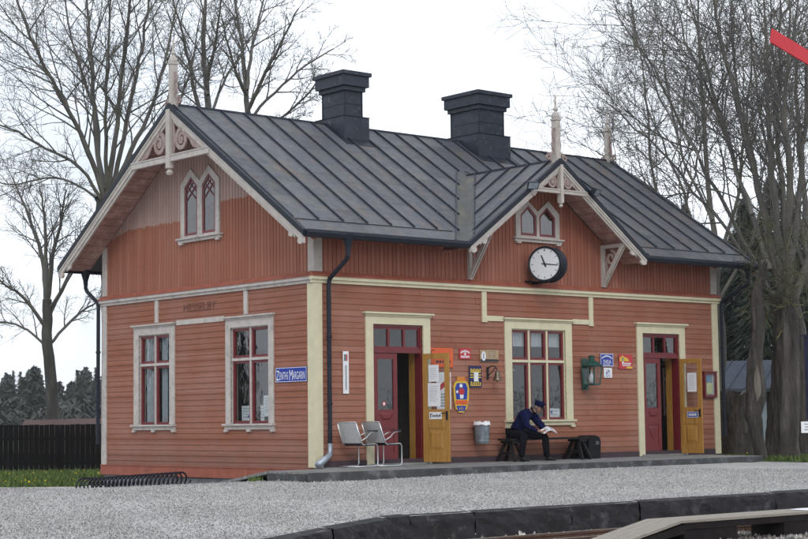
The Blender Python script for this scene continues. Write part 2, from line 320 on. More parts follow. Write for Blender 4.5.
class MB:
    def __init__(s): s.v = []; s.f = []
    def add(s, vs, fs):
        o = len(s.v); s.v += [tuple(v) for v in vs]; s.f += [tuple(i + o for i in f) for f in fs]
    def box(s, a0, a1, b0, b1, c0, c1, fr=ident):
        vs = [fr(a, b, c) for a in (a0, a1) for b in (b0, b1) for c in (c0, c1)]
        s.add(vs, [(0, 1, 3, 2), (4, 6, 7, 5), (0, 4, 5, 1), (2, 3, 7, 6), (0, 2, 6, 4), (1, 5, 7, 3)])
        return s
    def bar(s, p, q, w, h, up=(0, 0, 1)):
        p = Vector(p); q = Vector(q); d = (q - p).normalized(); up = Vector(up)
        sd = d.cross(up)
        if sd.length < 1e-5: sd = d.cross(Vector((1, 0, 0)))
        sd.normalize(); u = sd.cross(d).normalized()
        vs = [e + sd * (w / 2 * i) + u * (h / 2 * j) for e in (p, q) for i, j in ((-1, -1), (1, -1), (1, 1), (-1, 1))]
        s.add(vs, [(3, 2, 1, 0), (4, 5, 6, 7), (0, 1, 5, 4), (1, 2, 6, 5), (2, 3, 7, 6), (3, 0, 4, 7)])
        return s
    def tube(s, pts, rad, n=8, cap=True):
        pts = [Vector(p) for p in pts]
        if not hasattr(rad, '__len__'): rad = [rad] * len(pts)
        o = len(s.v); prev = None; k = len(pts)
        for i, p in enumerate(pts):
            d = (pts[min(i + 1, k - 1)] - pts[max(i - 1, 0)])
            if d.length < 1e-9: d = Vector((0, 0, 1))
            d.normalize()
            if prev is None:
                a = d.cross(Vector((0, 0, 1)))
                if a.length < 1e-3: a = d.cross(Vector((1, 0, 0)))
            else:
                a = prev - d * prev.dot(d)
            a.normalize(); prev = a; b = d.cross(a)
            for j in range(n):
                t = 2 * PI * j / n
                q = p + (a * math.cos(t) + b * math.sin(t)) * rad[i]
                s.v.append((q.x, q.y, q.z))
        for i in range(k - 1):
            for j in range(n):
                j2 = (j + 1) % n
                s.f.append((o + i * n + j, o + i * n + j2, o + (i + 1) * n + j2, o + (i + 1) * n + j))
        if cap and n > 3:
            s.f.append(tuple(o + j for j in reversed(range(n)))); s.f.append(tuple(o + (k - 1) * n + j for j in range(n)))
        return s
    def lathe(s, prof, n=16, fr=ident):
        o = len(s.v)
        for r, z in prof:
            for j in range(n):
                t = 2 * PI * j / n; s.v.append(tuple(fr(r * math.cos(t), r * math.sin(t), z)))
        for i in range(len(prof) - 1):
            for j in range(n):
                j2 = (j + 1) % n
                s.f.append((o + i * n + j, o + i * n + j2, o + (i + 1) * n + j2, o + (i + 1) * n + j))
        s.f.append(tuple(o + j for j in reversed(range(n)))); s.f.append(tuple(o + (len(prof) - 1) * n + j for j in range(n)))
        return s
    def plate(s, loops, d0, d1, fr=ident, sides=True, back=True):
        """flat polygon with holes, from depth d0 to d1"""
        tri = tessellate_polygon([[Vector((a, b, 0)) for a, b in l] for l in loops])
        flat = [p for l in loops for p in l]; n = len(flat)
        vs = [fr(a, b, d1) for a, b in flat] + [fr(a, b, d0) for a, b in flat]
        fs = [tuple(t) for t in tri]
        if back: fs += [tuple(i + n for i in reversed(t)) for t in tri]
        if sides:
            o = 0
            for l in loops:
                k = len(l)
                for i in range(k):
                    fs.append((o + i, o + (i + 1) % k, n + o + (i + 1) % k, n + o + i))
                o += k
        s.add(vs, fs); return s
    def ribbon(s, pts, wid, d0, d1, fr=ident):
        """flat curve of varying width in the (u, v) plane, extruded from d0 to d1"""
        L = []; Rr = []
        k = len(pts)
        for i, (a, b) in enumerate(pts):
            a0, b0 = pts[max(i - 1, 0)]; a1, b1 = pts[min(i + 1, k - 1)]
            dx, dy = a1 - a0, b1 - b0; l = math.hypot(dx, dy) or 1
            w = wid[i] / 2
            L.append((a - dy / l * w, b + dx / l * w)); Rr.append((a + dy / l * w, b - dx / l * w))
        vs = []
        for i in range(k):
            vs += [fr(*L[i], d0), fr(*Rr[i], d0), fr(*Rr[i], d1), fr(*L[i], d1)]
        fs = []
        for i in range(k - 1):
            o = 4 * i
            for a in range(4):
                b = (a + 1) % 4
                fs.append((o + a, o + b, o + 4 + b, o + 4 + a))
        fs += [(0, 3, 2, 1), (4 * k - 4, 4 * k - 3, 4 * k - 2, 4 * k - 1)]
        s.add(vs, fs); return s
    def build(s, name, mat, parent=None, loc=(0, 0, 0), smooth=False, fix=False):
        """vertices are given in world space (or in the parent's own space when it has been marked local)"""
        off = Vector(loc)
        if parent is not None:
            rt = parent
            while rt.parent: rt = rt.parent
            off = Vector(rt.location) if not rt.get('_local') else Vector((0, 0, 0))
        me = bpy.data.meshes.new(name)
        me.from_pydata([(x - off[0], y - off[1], z - off[2]) for x, y, z in s.v], [], s.f)
        if smooth: me.polygons.foreach_set('use_smooth', [True] * len(me.polygons))
        if fix:
            bm = bmesh.new(); bm.from_mesh(me); bmesh.ops.recalc_face_normals(bm, faces=bm.faces); bm.to_mesh(me); bm.free()
        me.materials.append(mat)
        return link(name, me, parent, off if parent is None else (0, 0, 0))

def link(name, me, parent=None, loc=(0, 0, 0)):
    o = bpy.data.objects.new(name, me); C.objects.link(o)
    o.location = loc
    if parent is not None: o.parent = parent
    return o

def tag(o, label, cat, group=None, kind=None):
    o['label'] = label; o['category'] = cat
    if group: o['group'] = group
    if kind: o['kind'] = kind
    return o

def struct(o, kind='structure', label=None):
    o['kind'] = kind
    if label: o['label'] = label
    return o

def empty(name, loc, label, cat, group=None, local=False):
    o = bpy.data.objects.new(name, None); C.objects.link(o); o.location = loc
    o.empty_display_size = 0.2
    if local: o['_local'] = 1
    return tag(o, label, cat, group)

def copy_tree(o, parent=None):
    c = o.copy(); C.objects.link(c); c.parent = parent
    for ch in [x for x in bpy.data.objects if x.parent == o]:
        copy_tree(ch, c)
    return c

def font_mesh(body):
    cu = bpy.data.curves.new('lettering', 'FONT'); cu.body = body; cu.resolution_u = 3
    ob = bpy.data.objects.new('lettering', cu); C.objects.link(ob)
    bpy.context.view_layer.update()
    me = bpy.data.meshes.new_from_object(ob.evaluated_get(bpy.context.evaluated_depsgraph_get()))
    bpy.data.objects.remove(ob); bpy.data.curves.remove(cu)
    vs = [tuple(v.co) for v in me.vertices]; fs = [tuple(p.vertices) for p in me.polygons]
    bpy.data.meshes.remove(me)
    return vs, fs

def lettering(mb, body, fr, u, z, w, h, d, flip=1, arc=0.0):
    """painted letters centred on (u, z), fitted to w x h"""
    vs, fs = font_mesh(body)
    x0 = min(v[0] for v in vs); x1 = max(v[0] for v in vs); y0 = min(v[1] for v in vs); y1 = max(v[1] for v in vs)
    out = []
    for x, y, _ in vs:
        a = (x - (x0 + x1) / 2) / (x1 - x0); b = (y - (y0 + y1) / 2) / (y1 - y0)
        out.append(fr(u + flip * a * w, z + b * h - arc * 4 * a * a, d))
    mb.add(out, fs); return mb

def print_lines(mb, fr, u0, u1, z0, z1, rows, d, seed=0, fill=0.55, wmin=.25):
    """small print too fine to read"""
    r = random.Random(seed); p = (z1 - z0) / rows
    for i in range(rows):
        z = z1 - (i + .5) * p
        a = u0 + r.random() * .1 * (u1 - u0); end = u1 - r.random() * .25 * (u1 - u0)
        while a < end:
            w = (u1 - u0) * (wmin * .4 + r.random() * wmin * .6)
            b = min(a + w, end)
            mb.add([fr(a, z - p * fill / 2, d), fr(b, z - p * fill / 2, d), fr(b, z + p * fill / 2, d), fr(a, z + p * fill / 2, d)], [(0, 1, 2, 3)])
            a = b + (u1 - u0) * .05
    return mb

# ------------------------------------------------------------------ ground
def sstep(a, b, x):
    t = min(1, max(0, (x - a) / (b - a))); return t * t * (3 - 2 * t)

def ground_z(x, y):
    left = 1 - sstep(-1.0, 4.0, x)
    z = -0.145 - 0.045 * left
    z -= 0.017 * min(9.0, max(0, -y - 1.7)) * (1 - .25 * left)
    z -= 0.052 * min(8.0, max(0, y + 0.9)) * left
    return max(z, -.572)

EDGE = [(60, -10.0), (-6.0, -10.0), (-6.35, -10.03), (-6.7, -10.17), (-7.2, -10.45), (-8.33, -11.15), (-9.6, -11.98), (-13, -14.2), (-18, -17.6), (-60, -46)]
def edge_y(x):
    for (xa, ya), (xb, yb) in zip(EDGE[:-1], EDGE[1:]):
        if xb <= x <= xa: return yb + (ya - yb) * (x - xb) / (xa - xb)
    return EDGE[-1][1]

# gravel platform sheet
xs = sorted(set([-60, -50, -40, -30, -24] + [e[0] for e in EDGE] + [-20 + .8 * i for i in range(60)] + [30, 36, 45, 60]))
mb = MB()
rows = 30
for x in xs:
    ye = edge_y(x)
    yb = 40.0 if x < -8 else 9.6 - (x + .3) * 1.66 if x < .5 else (8.3 if x < 11 else max(-3.6, 3 - (x - 11) * 6.6) )
    if x <= -8: yb = 22
    for j in range(rows + 1):
        t = j / rows; y = ye + (yb - ye) * t
        mb.v.append((x, y, ground_z(x, y) + 0.008 * math.sin(x * 2.1 + y) * math.sin(y * 1.7) * (0 if j == 0 else 1)))
for i in range(len(xs) - 1):
    for j in range(rows):
        a = i * (rows + 1) + j
        mb.f.append((a, a + rows + 1, a + rows + 2, a + 1))
struct(mb.build('gravel_ground', M['gravel'], smooth=True))

# loose stones lying on the gravel sheet: uncountable
def stones(name, mat, n, region, zf, smin, smax, seed):
    r = np.random.default_rng(seed)
    pts = []
    while len(pts) < n:
        x, y = region(r)
        pts.append((x, y, zf(x, y)))
    P = np.array(pts); n = len(P)
    s = r.uniform(smin, smax, n) * r.uniform(.7, 1.3, n) * np.where(r.uniform(0, 1, n) > .985, 1.9, 1.0)
    ang = r.uniform(0, 2 * PI, n)
    base = np.zeros((n, 4, 3))
    for k in range(3):
        a = ang + k * 2 * PI / 3 + r.uniform(-.4, .4, n)
        base[:, k, 0] = P[:, 0] + np.cos(a) * s; base[:, k, 1] = P[:, 1] + np.sin(a) * s; base[:, k, 2] = P[:, 2] - .004
    base[:, 3, 0] = P[:, 0] + r.uniform(-.4, .4, n) * s; base[:, 3, 1] = P[:, 1] + r.uniform(-.4, .4, n) * s
    base[:, 3, 2] = P[:, 2] + s * r.uniform(.5, 1.2, n)
    V = base.reshape(-1, 3)
    F = (np.array([[0, 1, 3], [1, 2, 3], [2, 0, 3]])[None] + (np.arange(n) * 4)[:, None, None]).reshape(-1, 3)
    me = bpy.data.meshes.new(name)
    me.vertices.add(len(V)); me.vertices.foreach_set('co', V.ravel())
    me.loops.add(F.size); me.loops.foreach_set('vertex_index', F.ravel().astype(np.int32))
    me.polygons.add(len(F)); me.polygons.foreach_set('loop_start', np.arange(0, F.size, 3, dtype=np.int32))
    me.update(); me.validate()
    me.materials.append(mat)
    return link(name, me)

def gravel_region(r):
    while True:
        x = r.uniform(-15, 15); y = r.uniform(-15, 10.0)
        if y < edge_y(x) + .16: continue
        if x > -1.0 and y > -2.05: continue
        if y > -1 and x > -.4: continue
        if x < -9 and y > -4: continue
        if y > 9.6 - (x + .3) * 1.66 - .3: continue
        return x, y
struct(stones('loose_gravel', M['gravel'], 190000, gravel_region, ground_z, .009, .024, 3), 'stuff', 'loose pale grey stones of the gravel platform')

# low ground of the tracks, reaching far out behind the photographer
mb = MB()
mb.add([(x, y, -0.66) for x, y in ((-900, -900), (900, -900), (900, -10.06), (-6.4, -10.06), (-9.6, -12.05), (-60, -46.1), (-900, -600))], [tuple(range(7))])
struct(mb.build('track_bed', M['ballast']))
def bed_region(r): return r.uniform(-9, 4), r.uniform(-14.5, -10.1)
struct(stones('ballast_stones', M['ballast'], 16000, lambda r: (lambda p: p if p[1] < edge_y(p[0]) - .08 else (p[0], -13 - r.random()))(bed_region(r)), lambda x, y: -0.655, .02, .05, 5), 'stuff', 'loose ballast stones between the rails')
# grass land behind and around, to the horizon
mb2 = MB()
mb2.add([(-1500, -700, -.585), (-60, -44.5, -.585), (-9.4, -11.5, -.585), (-6, -9.8, -.585), (1500, -9.8, -.585), (1500, 1500, -.6), (-1500, 1500, -.6)], [tuple(range(7))])
struct(mb2.build('grass_ground', M['grass']))
mb = MB()
gx = [11.32, 11.6, 12, 13, 15, 18, 22, 30, 45, 80]; gy = [-3.1, -2.7, -2.3, -1.5, 0, 2, 5, 9, 15, 30, 60]
def lawn_z(x, y): return -0.150 - .02 * sstep(3, 20, y)
for x in gx:
    for y in gy: mb.v.append((x, y + (0 if y > -1.5 else -(x - 11.3) * .10), lawn_z(x, y)))
for i in range(len(gx) - 1):
    for j in range(len(gy) - 1):
        a = i * len(gy) + j; mb.f.append((a, a + len(gy), a + len(gy) + 1, a + 1))
struct(mb.build('lawn', M['grass'], smooth=True))

def blades(name, mat, n, fn, h, w, seed, label):
    r = random.Random(seed); b = MB()
    for _ in range(n):
        x, y, z = fn(r); a = r.random() * PI; hh = h * (.5 + r.random()); ww = w * (.6 + .8 * r.random())
        dx, dy = math.cos(a) * ww, math.sin(a) * ww
        b.add([(x - dx, y - dy, z), (x + dx, y + dy, z), (x + r.uniform(-.5, .5) * hh, y + r.uniform(-.5, .5) * hh, z + hh)], [(0, 1, 2)])
    return struct(b.build(name, mat), 'stuff', label)
def left_strip(r):
    # between the gravel's end and the fence, seen left of the house
    t = r.random(); s = r.random()
    a = Vector((-4.5 + 7.0 * t, 16.4 - 11.7 * t * 1.0, 0)); b = Vector((1.0 + 8.5 * t, 25.0 - 8.9 * t, 0))
    p = a.lerp(b, s); return p.x, p.y, -.575
blades('tall_grass', M['blade'], 14000, left_strip, .11, .035, 21, 'spring grass in front of the dark fence')
blades('dandelions', M['dandelion'], 230, lambda r: (lambda p: (p[0], p[1], p[2] + .09))(left_strip(r)), .032, .03, 22, 'yellow dandelions scattered in the grass by the fence')
def right_strip(r):
    x = r.uniform(11.45, 22); y = r.uniform(-3.4, 3.0); 
    return x, y - (x - 11.3) * .10 * (1 if y < -1.5 else 0), lawn_z(x, y) - .004
blades('lawn_blades', M['blade'], 14000, right_strip, .09, .03, 23, 'spring grass round the old trees')
blades('lawn_dandelions', M['dandelion'], 26, lambda r: (lambda p: (p[0], p[1], p[2] + .1))(right_strip(r)), .04, .04, 24, 'dandelions in the grass round the old trees')

# platform edge: dark stone blocks
pe = empty('platform_edge', (0, -10, -.6), 'low dark stone edge of the gravel platform along the rails', 'platform edge')
r_ = random.Random(5); mb = MB(); cap = MB()
path = [(40, -10.0)]
x = 40.0
while x > -6.0: x -= 1.35 + r_.random() * .5; path.append((max(x, -6.2), -10.0))
path += [(-6.7, -10.17), (-8.33, -11.15), (-9.6, -11.98), (-11.4, -13.15), (-13, -14.2), (-15.5, -15.9), (-18, -17.6), (-24, -21.7)]
for (xa, ya), (xb, yb) in zip(path[:-1], path[1:]):
    g = 0
    d = Vector((xb - xa, yb - ya, 0)); l = d.length; d /= l; nrm = Vector((-d.y, d.x, 0)) * (1 if d.x < 0 else 1)
    if nrm.y > 0: nrm = -nrm
    o = r_.uniform(-.012, .012); zt = ground_z((xa + xb) / 2, (ya + yb) / 2 + .1) + .02 + r_.uniform(-.008, .008)
    A = Vector((xa, ya, 0)) + d * g; B = Vector((xb, yb, 0)) - d * g
    fr_ = nrm * (.05 + o); bk = -nrm * .12
    ch = Vector((0, 0, .02))
    nu, nz_ = max(3, int(l / .16)), 5
    o_ = len(mb.v)
    for iu in range(nu + 1):
        P_ = A.lerp(B, iu / nu); ed = .004 if iu in (0, nu) else 0
        for iz in range(nz_ + 2):
            if iz <= nz_:
                zz = -.74 + (zt + .74 - (.025 if iz == nz_ else 0)) * iz / nz_
                q_ = P_ + nrm * (.05 + o - ed + r_.uniform(-.016, .016) - (.012 if iz == nz_ else 0)); zz += r_.uniform(-.008, .008)
            else:
                q_ = P_ + bk; zz = zt
            mb.v.append((q_.x, q_.y, zz))
    kz = nz_ + 2
    for iu in range(nu):
        for iz in range(kz - 1):
            a_ = o_ + iu * kz + iz; mb.f.append((a_, a_ + kz, a_ + kz + 1, a_ + 1))
    vs = []; fs = []
    mb.add(vs, fs)
mb.build('edge_blocks', M['edge_stone'], pe)

# rails
def rail(y, x0, x1, label):
    o = empty('rail', (0, y, -.66), label, 'rail', 'rails of the track beside the platform')
    a = MB(); a.box(x0, x1, y - .045, y + .045, -.655, -.64).box(x0, x1, y - .01, y + .01, -.64, -.575)
    a.box(x0, x1, y - .028, y + .028, -.575, -.548); a.build('rail_web', M['rust'], o)
    b = MB(); b.box(x0, x1, y - .024, y + .024, -.548, -.544); b.build('rail_head', M['railtop'], o)
rail(-10.95, -26, 40, 'rusty rail nearest the dark platform edge')
rail(-11.72, -26, 40, 'rusty rail passing close behind the plank walkway')
mbs = MB()
for i in range(60):
    sx = -14 + i * .72
    mbs.box(sx, sx + .22, -12.15, -10.5, -.70, -.648)
tag(mbs.build('sleepers', M['darkwood']), 'dark timber sleepers carrying the two rails', 'sleepers')
bpy.data.objects['sleepers']['kind'] = 'stuff'

# ------------------------------------------------------------------ the station house
L, W = 12.08, 7.94
SL = 0.663; EZ = 4.49; OG = 0.74; OE = 0.70; RY = W / 2; RZ = EZ + SL * (RY + OE)
XC = 6.10; HW = 2.69; PZ = 6.43; CS = (PZ - EZ) / HW; OD = 0.74
def zr(y): return EZ + SL * (min(y, W - y) + OE)
def zc(x): return PZ - CS * abs(x - XC)

H = empty('station_house', (0, 0, 0), 'red wooden station house with cream trim, seamed metal roof and two dark chimneys', 'station building')

# --- wall cores with openings
def core(mb, fr, u0, u1, z0, z1, ops, d0, d1):
    us = sorted(set([u0, u1] + [o[0] for o in ops] + [o[1] for o in ops]))
    zs = sorted(set([z0, z1] + [o[2] for o in ops] + [o[3] for o in ops]))
    us = [u for u in us if u0 <= u <= u1]; zs = [z for z in zs if z0 <= z <= z1]
    for a, b in zip(us[:-1], us[1:]):
        run = None
        for c, d in zip(zs[:-1], zs[1:]):
            mu, mz = (a + b) / 2, (c + d) / 2
            if any(o[0] < mu < o[1] and o[2] < mz < o[3] for o in ops):
                if run: mb.box(a, b, run[0], run[1], d0, d1, fr); run = None
            else:
                run = (run[0], d) if run else (c, d)
        if run: mb.box(a, b, run[0], run[1], d0, d1, fr)

def siding(mb, fr, u0, u1, z0, z1, ops, pitch=.118, seed=0):
    r = random.Random(seed); k = 0; z = z0
    while z < z1 - .01:
        zt = min(z + pitch, z1)
        cuts = [u0]
        for o in sorted(ops):
            if o[2] < zt - .002 and o[3] > z + .002: cuts += [o[0], o[1]]
        cuts.append(u1)
        for a, b in zip(cuts[::2], cuts[1::2]):
            # boards butt end to end somewhere along the run
            joins = [a]
            if b - a > 2.4: joins.append(a + (b - a) * r.uniform(.2, .8))
            joins.append(b)
            for p, q in zip(joins[:-1], joins[1:]):
                e = .0025; dd = r.uniform(-.002, .002)
                p2 = p + (e if p != a else 0); q2 = q - (e if q != b else 0)
                prof = [(z + .001, .004), (z + .001, .020 + dd), (z + .010, .0215 + dd), (zt + .010, .008)]
                vs = [fr(u, pz, pd) for u in (p2, q2) for pz, pd in prof]
                mb.add(vs, [(0, 1, 5, 4), (1, 2, 6, 5), (2, 3, 7, 6), (3, 0, 4, 7), (3, 2, 1, 0), (4, 5, 6, 7)])
        z += pitch; k += 1

OPF = [(1.43, 2.75, -.05, 2.81), (5.26, 6.90, .86, 2.81), (9.42, 10.71, -.05, 2.81)]
OPG = [(1.48, 2.82, .86, 2.83), (5.13, 6.39, .86, 2.83)]
ER = lambda u, z, d: (L + d, u, z)
BK = lambda u, z, d: (u, W + d, z)
OPE = [(1.1, 2.3, .86, 2.8)]
mb = MB()
core(mb, FR, 0, L, -.28, 3.70, OPF, -.15, 0)
core(mb, GR, .15, W - .15, -.28, 3.70, OPG, -.15, 0)
core(mb, ER, .15, W - .15, -.28, 3.70, OPE, -.15, 0)
core(mb, BK, 0, L, -.28, 3.70, [(4.9, 6.3, .86, 2.8)], -.15, 0)
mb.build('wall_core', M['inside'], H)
mb = MB(); siding(mb, FR, .0, L, .115, 3.62, OPF, seed=1)
mb.build('front_wall_boards', M['lap'], H)
mb = MB(); siding(mb, GR, .0, W, -.05, 3.62, OPG, seed=2)
mb.build('gable_wall_boards', M['lap_gable'], H)
mb = MB(); siding(mb, ER, .0, W, -.05, 3.62, OPE, .27, seed=3); siding(mb, BK, .0, L, -.05, 3.62, [(4.9, 6.3, .86, 2.8)], .27, seed=4)
mb.build('rear_wall_boards', M['lap'], H)

# --- upper storey: upright boards up to the roof
def upright(mb, fr, u0, u1, z0, top, pitch=.11):
    n = round((u1 - u0) / pitch); p = (u1 - u0) / n
    for i in range(n):
        a = u0 + i * p + .003; b = u0 + (i + 1) * p - .003
        za, zb = top(a), top(b)
        if min(za, zb) < z0 + .02: continue
        c = .006
        vs = [fr(a, z0, 0), fr(a + c, z0, .016), fr(b - c, z0, .016), fr(b, z0, 0), fr(a, za, 0), fr(a + c, za, .016), fr(b - c, zb, .016), fr(b, zb, 0)]
        mb.add(vs, [(0, 1, 5, 4), (1, 2, 6, 5), (2, 3, 7, 6), (0, 3, 2, 1), (4, 5, 6, 7)])
ft = lambda x: max(zr(0) - .10, zc(x) - .12) if abs(x - XC) < HW else zr(0) - .10
mb = MB(); mb.plate([[(0.02, 3.70), (L - .02, 3.70), (L - .02, zr(0) - .1), (XC + 2.05, zr(0) - .1), (XC, PZ - .15), (XC - 2.05, zr(0) - .1), (0.02, zr(0) - .1)]], -.12, -.002, FR)
gt = lambda y: zr(y) - .10
mb.plate([[(.14, 3.70), (W - .14, 3.70), (W - .14, zr(0)), (RY, RZ - .1), (.14, zr(0))]], -.12, -.002, GR)
mb.plate([[(.14, 3.70), (W - .14, 3.70), (W - .14, zr(0)), (RY, RZ - .1), (.14, zr(0))]], -.12, -.002, ER)
mb.box(.02, L - .02, W - .12, W, 3.70, zr(0) - .1)
mb.build('upper_wall_core', M['redtrim'], H)
mb = MB(); upright(mb, FR, 0.0, L, 3.80, ft); mb.build('upper_front_boards', M['upper'], H)
mb = MB(); upright(mb, GR, 0.0, W, 3.80, gt)
o = mb.build('upper_gable_boards', M['gable'], H); o['label'] = 'gable boards fresh red below and faded unpainted pink above'
mb = MB(); upright(mb, ER, 0.0, W, 3.80, gt, .22); mb.build('upper_end_boards', M['upper'], H)

# --- base
mb = MB(); mb.box(-.02, L + .02, -.03, .115, 0, .034, FR); mb.build('front_plinth', M['plinth_dark'], H)
mb = MB(); mb.box(0.0, W + .06, -.255, -.045, 0.0, .055, GR); mb.box(0.0, W + .06, -.045, -.03, 0.0, .068, GR); mb.build('gable_skirting', M['redtrim'], H)
mb = MB(); r_ = random.Random(9); y = .3
while y < W:
    w = r_.uniform(.45, .9); mb.box(y + .012, min(y + w, W), -.75, -.262, -.3, r_.uniform(-.03, .02), GR); y += w
mb.box(.2, L, .3, W, -.75, -.29); mb.build('stone_foundation', M['stone'], H)

# --- corner boards
mb = MB()
mb.box(-.045, .155, .0, 3.57, .0, .045, FR); mb.box(.0005, .175, .0, 3.57, .0, .045, GR)
mb.build('corner_board', M['cream'], H)
mb = MB(); mb.box(L - .16, L + .045, .0, 3.57, 0, .045, FR); mb.box(L, L + .045, .0, .2, 0, 3.57); mb.build('corner_board', M['cream'], H)
mb = MB(); mb.box(W - .16, W - .0005, -.03, 3.57, 0, .045, GR); mb.box(-.045, .16, W, W + .045, -.03, 3.57); mb.build('corner_board', M['white_old'], H)
mb = MB(); mb.box(-.04, .17, 3.80, 4.86, .0, .038, FR); mb.box(.0005, .15, 3.80, 4.90, .0, .04, GR); mb.build('corner_board', M['pale'], H)
mb = MB(); mb.box(L - .17, L + .04, 3.80, 4.86, 0, .038, FR); mb.build('corner_board', M['pale'], H)
mb = MB(); mb.box(W - .16, W + .04, 3.80, 4.92, 0, .038, GR); mb.build('corner_board', M['white_old'], H)

# --- string course
mb = MB()
mb.box(-.10, L + .10, 3.575, 3.635, 0, .062, FR); mb.box(-.12, L + .12, 3.637, 3.70, 0, .10, FR)
mb.box(4.41, 4.54, 2.94, 3.573, .0, .046, FR); mb.box(7.67, 7.80, 2.94, 3.573, .0, .046, FR)
mb.box(4.542, 5.03, 2.955, 3.065, .0, .042, FR); mb.box(7.14, 7.668, 2.955, 3.065, .0, .042, FR)
mb.box(4.39, 4.56, 2.925, 2.945, 0, .056, FR); mb.box(7.65, 7.82, 2.925, 2.945, 0, .056, FR)
mb.build('front_string_course', M['cream'], H)
mb = MB()
mb.box(.0, W + .10, 3.575, 3.635, 0, .061, GR); mb.box(-.06, W + .12, 3.637, 3.70, 0, .099, GR)
mb.box(5.59, 5.72, 3.08, 3.573, 0, .045, GR); mb.box(2.20, 2.33, 3.08, 3.573, 0, .045, GR)
mb.box(3.05, 4.86, 2.985, 3.09, 0, .04, GR)
mb.build('gable_string_course', M['white_old'], H)
mb = MB()
def drip(fr, a, b):
    vs = [fr(u, z, d) for u in (a, b) for z, d in ((3.70, 0), (3.70, .115), (3.72, .115), (3.80, .02), (3.80, 0))]
    mb.add(vs, [(0, 1, 6, 5), (1, 2, 7, 6), (2, 3, 8, 7), (3, 4, 9, 8), (0, 4, 3, 2, 1), (5, 6, 7, 8, 9)])
drip(FR, -.11, L + .12); drip(GR, -.0, W + .12)
mb.build('drip_ledge', M['redtrim'], H)

# --- interior so that open doors and panes look into rooms
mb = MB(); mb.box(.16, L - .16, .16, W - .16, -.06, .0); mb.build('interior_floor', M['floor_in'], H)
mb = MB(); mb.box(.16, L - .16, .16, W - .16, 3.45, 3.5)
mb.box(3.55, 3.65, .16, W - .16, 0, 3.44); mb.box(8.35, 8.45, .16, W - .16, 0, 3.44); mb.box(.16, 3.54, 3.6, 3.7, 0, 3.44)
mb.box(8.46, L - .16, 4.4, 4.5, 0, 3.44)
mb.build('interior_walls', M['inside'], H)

# --- windows
def window(fr, u0, u1, z0, z1, cols, zt, cw, trim, muntin, label, sill_ext=.14, flip=False):
    w = MB()
    d = .045
    w.box(u0 - cw, u0, z0 - .0, z1 + .16, .0, d, fr); w.box(u1, u1 + cw, z0 - .0, z1 + .16, 0, d, fr)
    w.box(u0 + .0005, u1 - .0005, z1, z1 + .16, 0, d, fr)
    w.box(u0 - cw - .02, u1 + cw + .02, z1 + .162, z1 + .195, 0, d + .02, fr)
    w.box(u0 - cw - .05, u1 + cw + .05, z1 + .197, z1 + .23, 0, d + .06, fr)
    # reveal
    w.box(u0 - .003, u0 + .022, z0, z1, -.14, .0, fr); w.box(u1 - .022, u1 + .003, z0, z1, -.14, 0, fr)
    w.box(u0 + .023, u1 - .023, z1 - .022, z1 + .003, -.14, 0, fr)
    wo = w.build('window', trim, H); wo['label'] = label
    s = MB(); s.box(u0 - cw - .04, u1 + cw + .04, z0 - .04, z0 - .002, -.1, d + .07, fr)
    s.box(u0 - cw - .015, u1 + cw + .015, z0 - .12, z0 - .042, 0, d + .02, fr)
    for u in (u0 - cw + .03, (u0 + u1) / 2, u1 + cw - .03):
        s.box(u - .06, u + .06, z0 - .165, z0 - .121, 0, d + .03, fr)
    s.build('sill', trim, wo)
    a, b = u0 + .023, u1 - .023; c0, c1 = z0 + .0, z1 - .023
    mz = MB(); mw = .045; p = (b - a - mw * (cols - 1)) / cols
    mz.box(a, b, zt - .028, zt + .028, -.06, .012, fr)
    for i in range(1, cols):
        u = a + i * p + (i - 1) * mw
        mz.box(u, u + mw, c0, zt - .029, -.06, .006, fr); mz.box(u, u + mw, zt + .029, c1, -.06, .006, fr)
    mz.build('mullion', muntin, wo)
    sa = MB(); fw = .052
    for i in range(cols):
        ua = a + i * (p + mw) + .001; ub = ua + p - .002
        for (za, zb) in ((c0 + .001, zt - .030), (zt + .030, c1 - .001)):
            sa.box(ua, ua + fw, za, zb, -.075, -.018, fr); sa.box(ub - fw, ub, za, zb, -.075, -.018, fr)
            sa.box(ua + fw, ub - fw, za, za + fw, -.075, -.0185, fr); sa.box(ua + fw, ub - fw, zb - fw, zb, -.075, -.0185, fr)
    sa.build('sash', M['maroon'], wo)
    g = MB(); g.add([fr(a, c0, -.05), fr(b, c0, -.05), fr(b, c1, -.05), fr(a, c1, -.05)], [(0, 1, 2, 3)])
    g.build('pane', M['glass'], wo)
    return wo

M['curtain'] = pmat('pale_curtain', (0.50, 0.52, 0.55), 0.9, 0.1, 8)
def curtain(wo, fr, u0, u1, z0, z1, d, amp=.02, fold=.09):
    n = max(4, int((u1 - u0) / fold * 6)); c = MB()
    for i in range(n + 1):
        u = u0 + (u1 - u0) * i / n; q = d + amp * math.sin(2 * PI * (u - u0) / fold)
        c.v += [fr(u, z0, q), fr(u, z1, q)]
    for i in range(n): c.f.append((2 * i, 2 * i + 2, 2 * i + 3, 2 * i + 1))
    c.build('curtain', M['curtain'], wo, smooth=True)

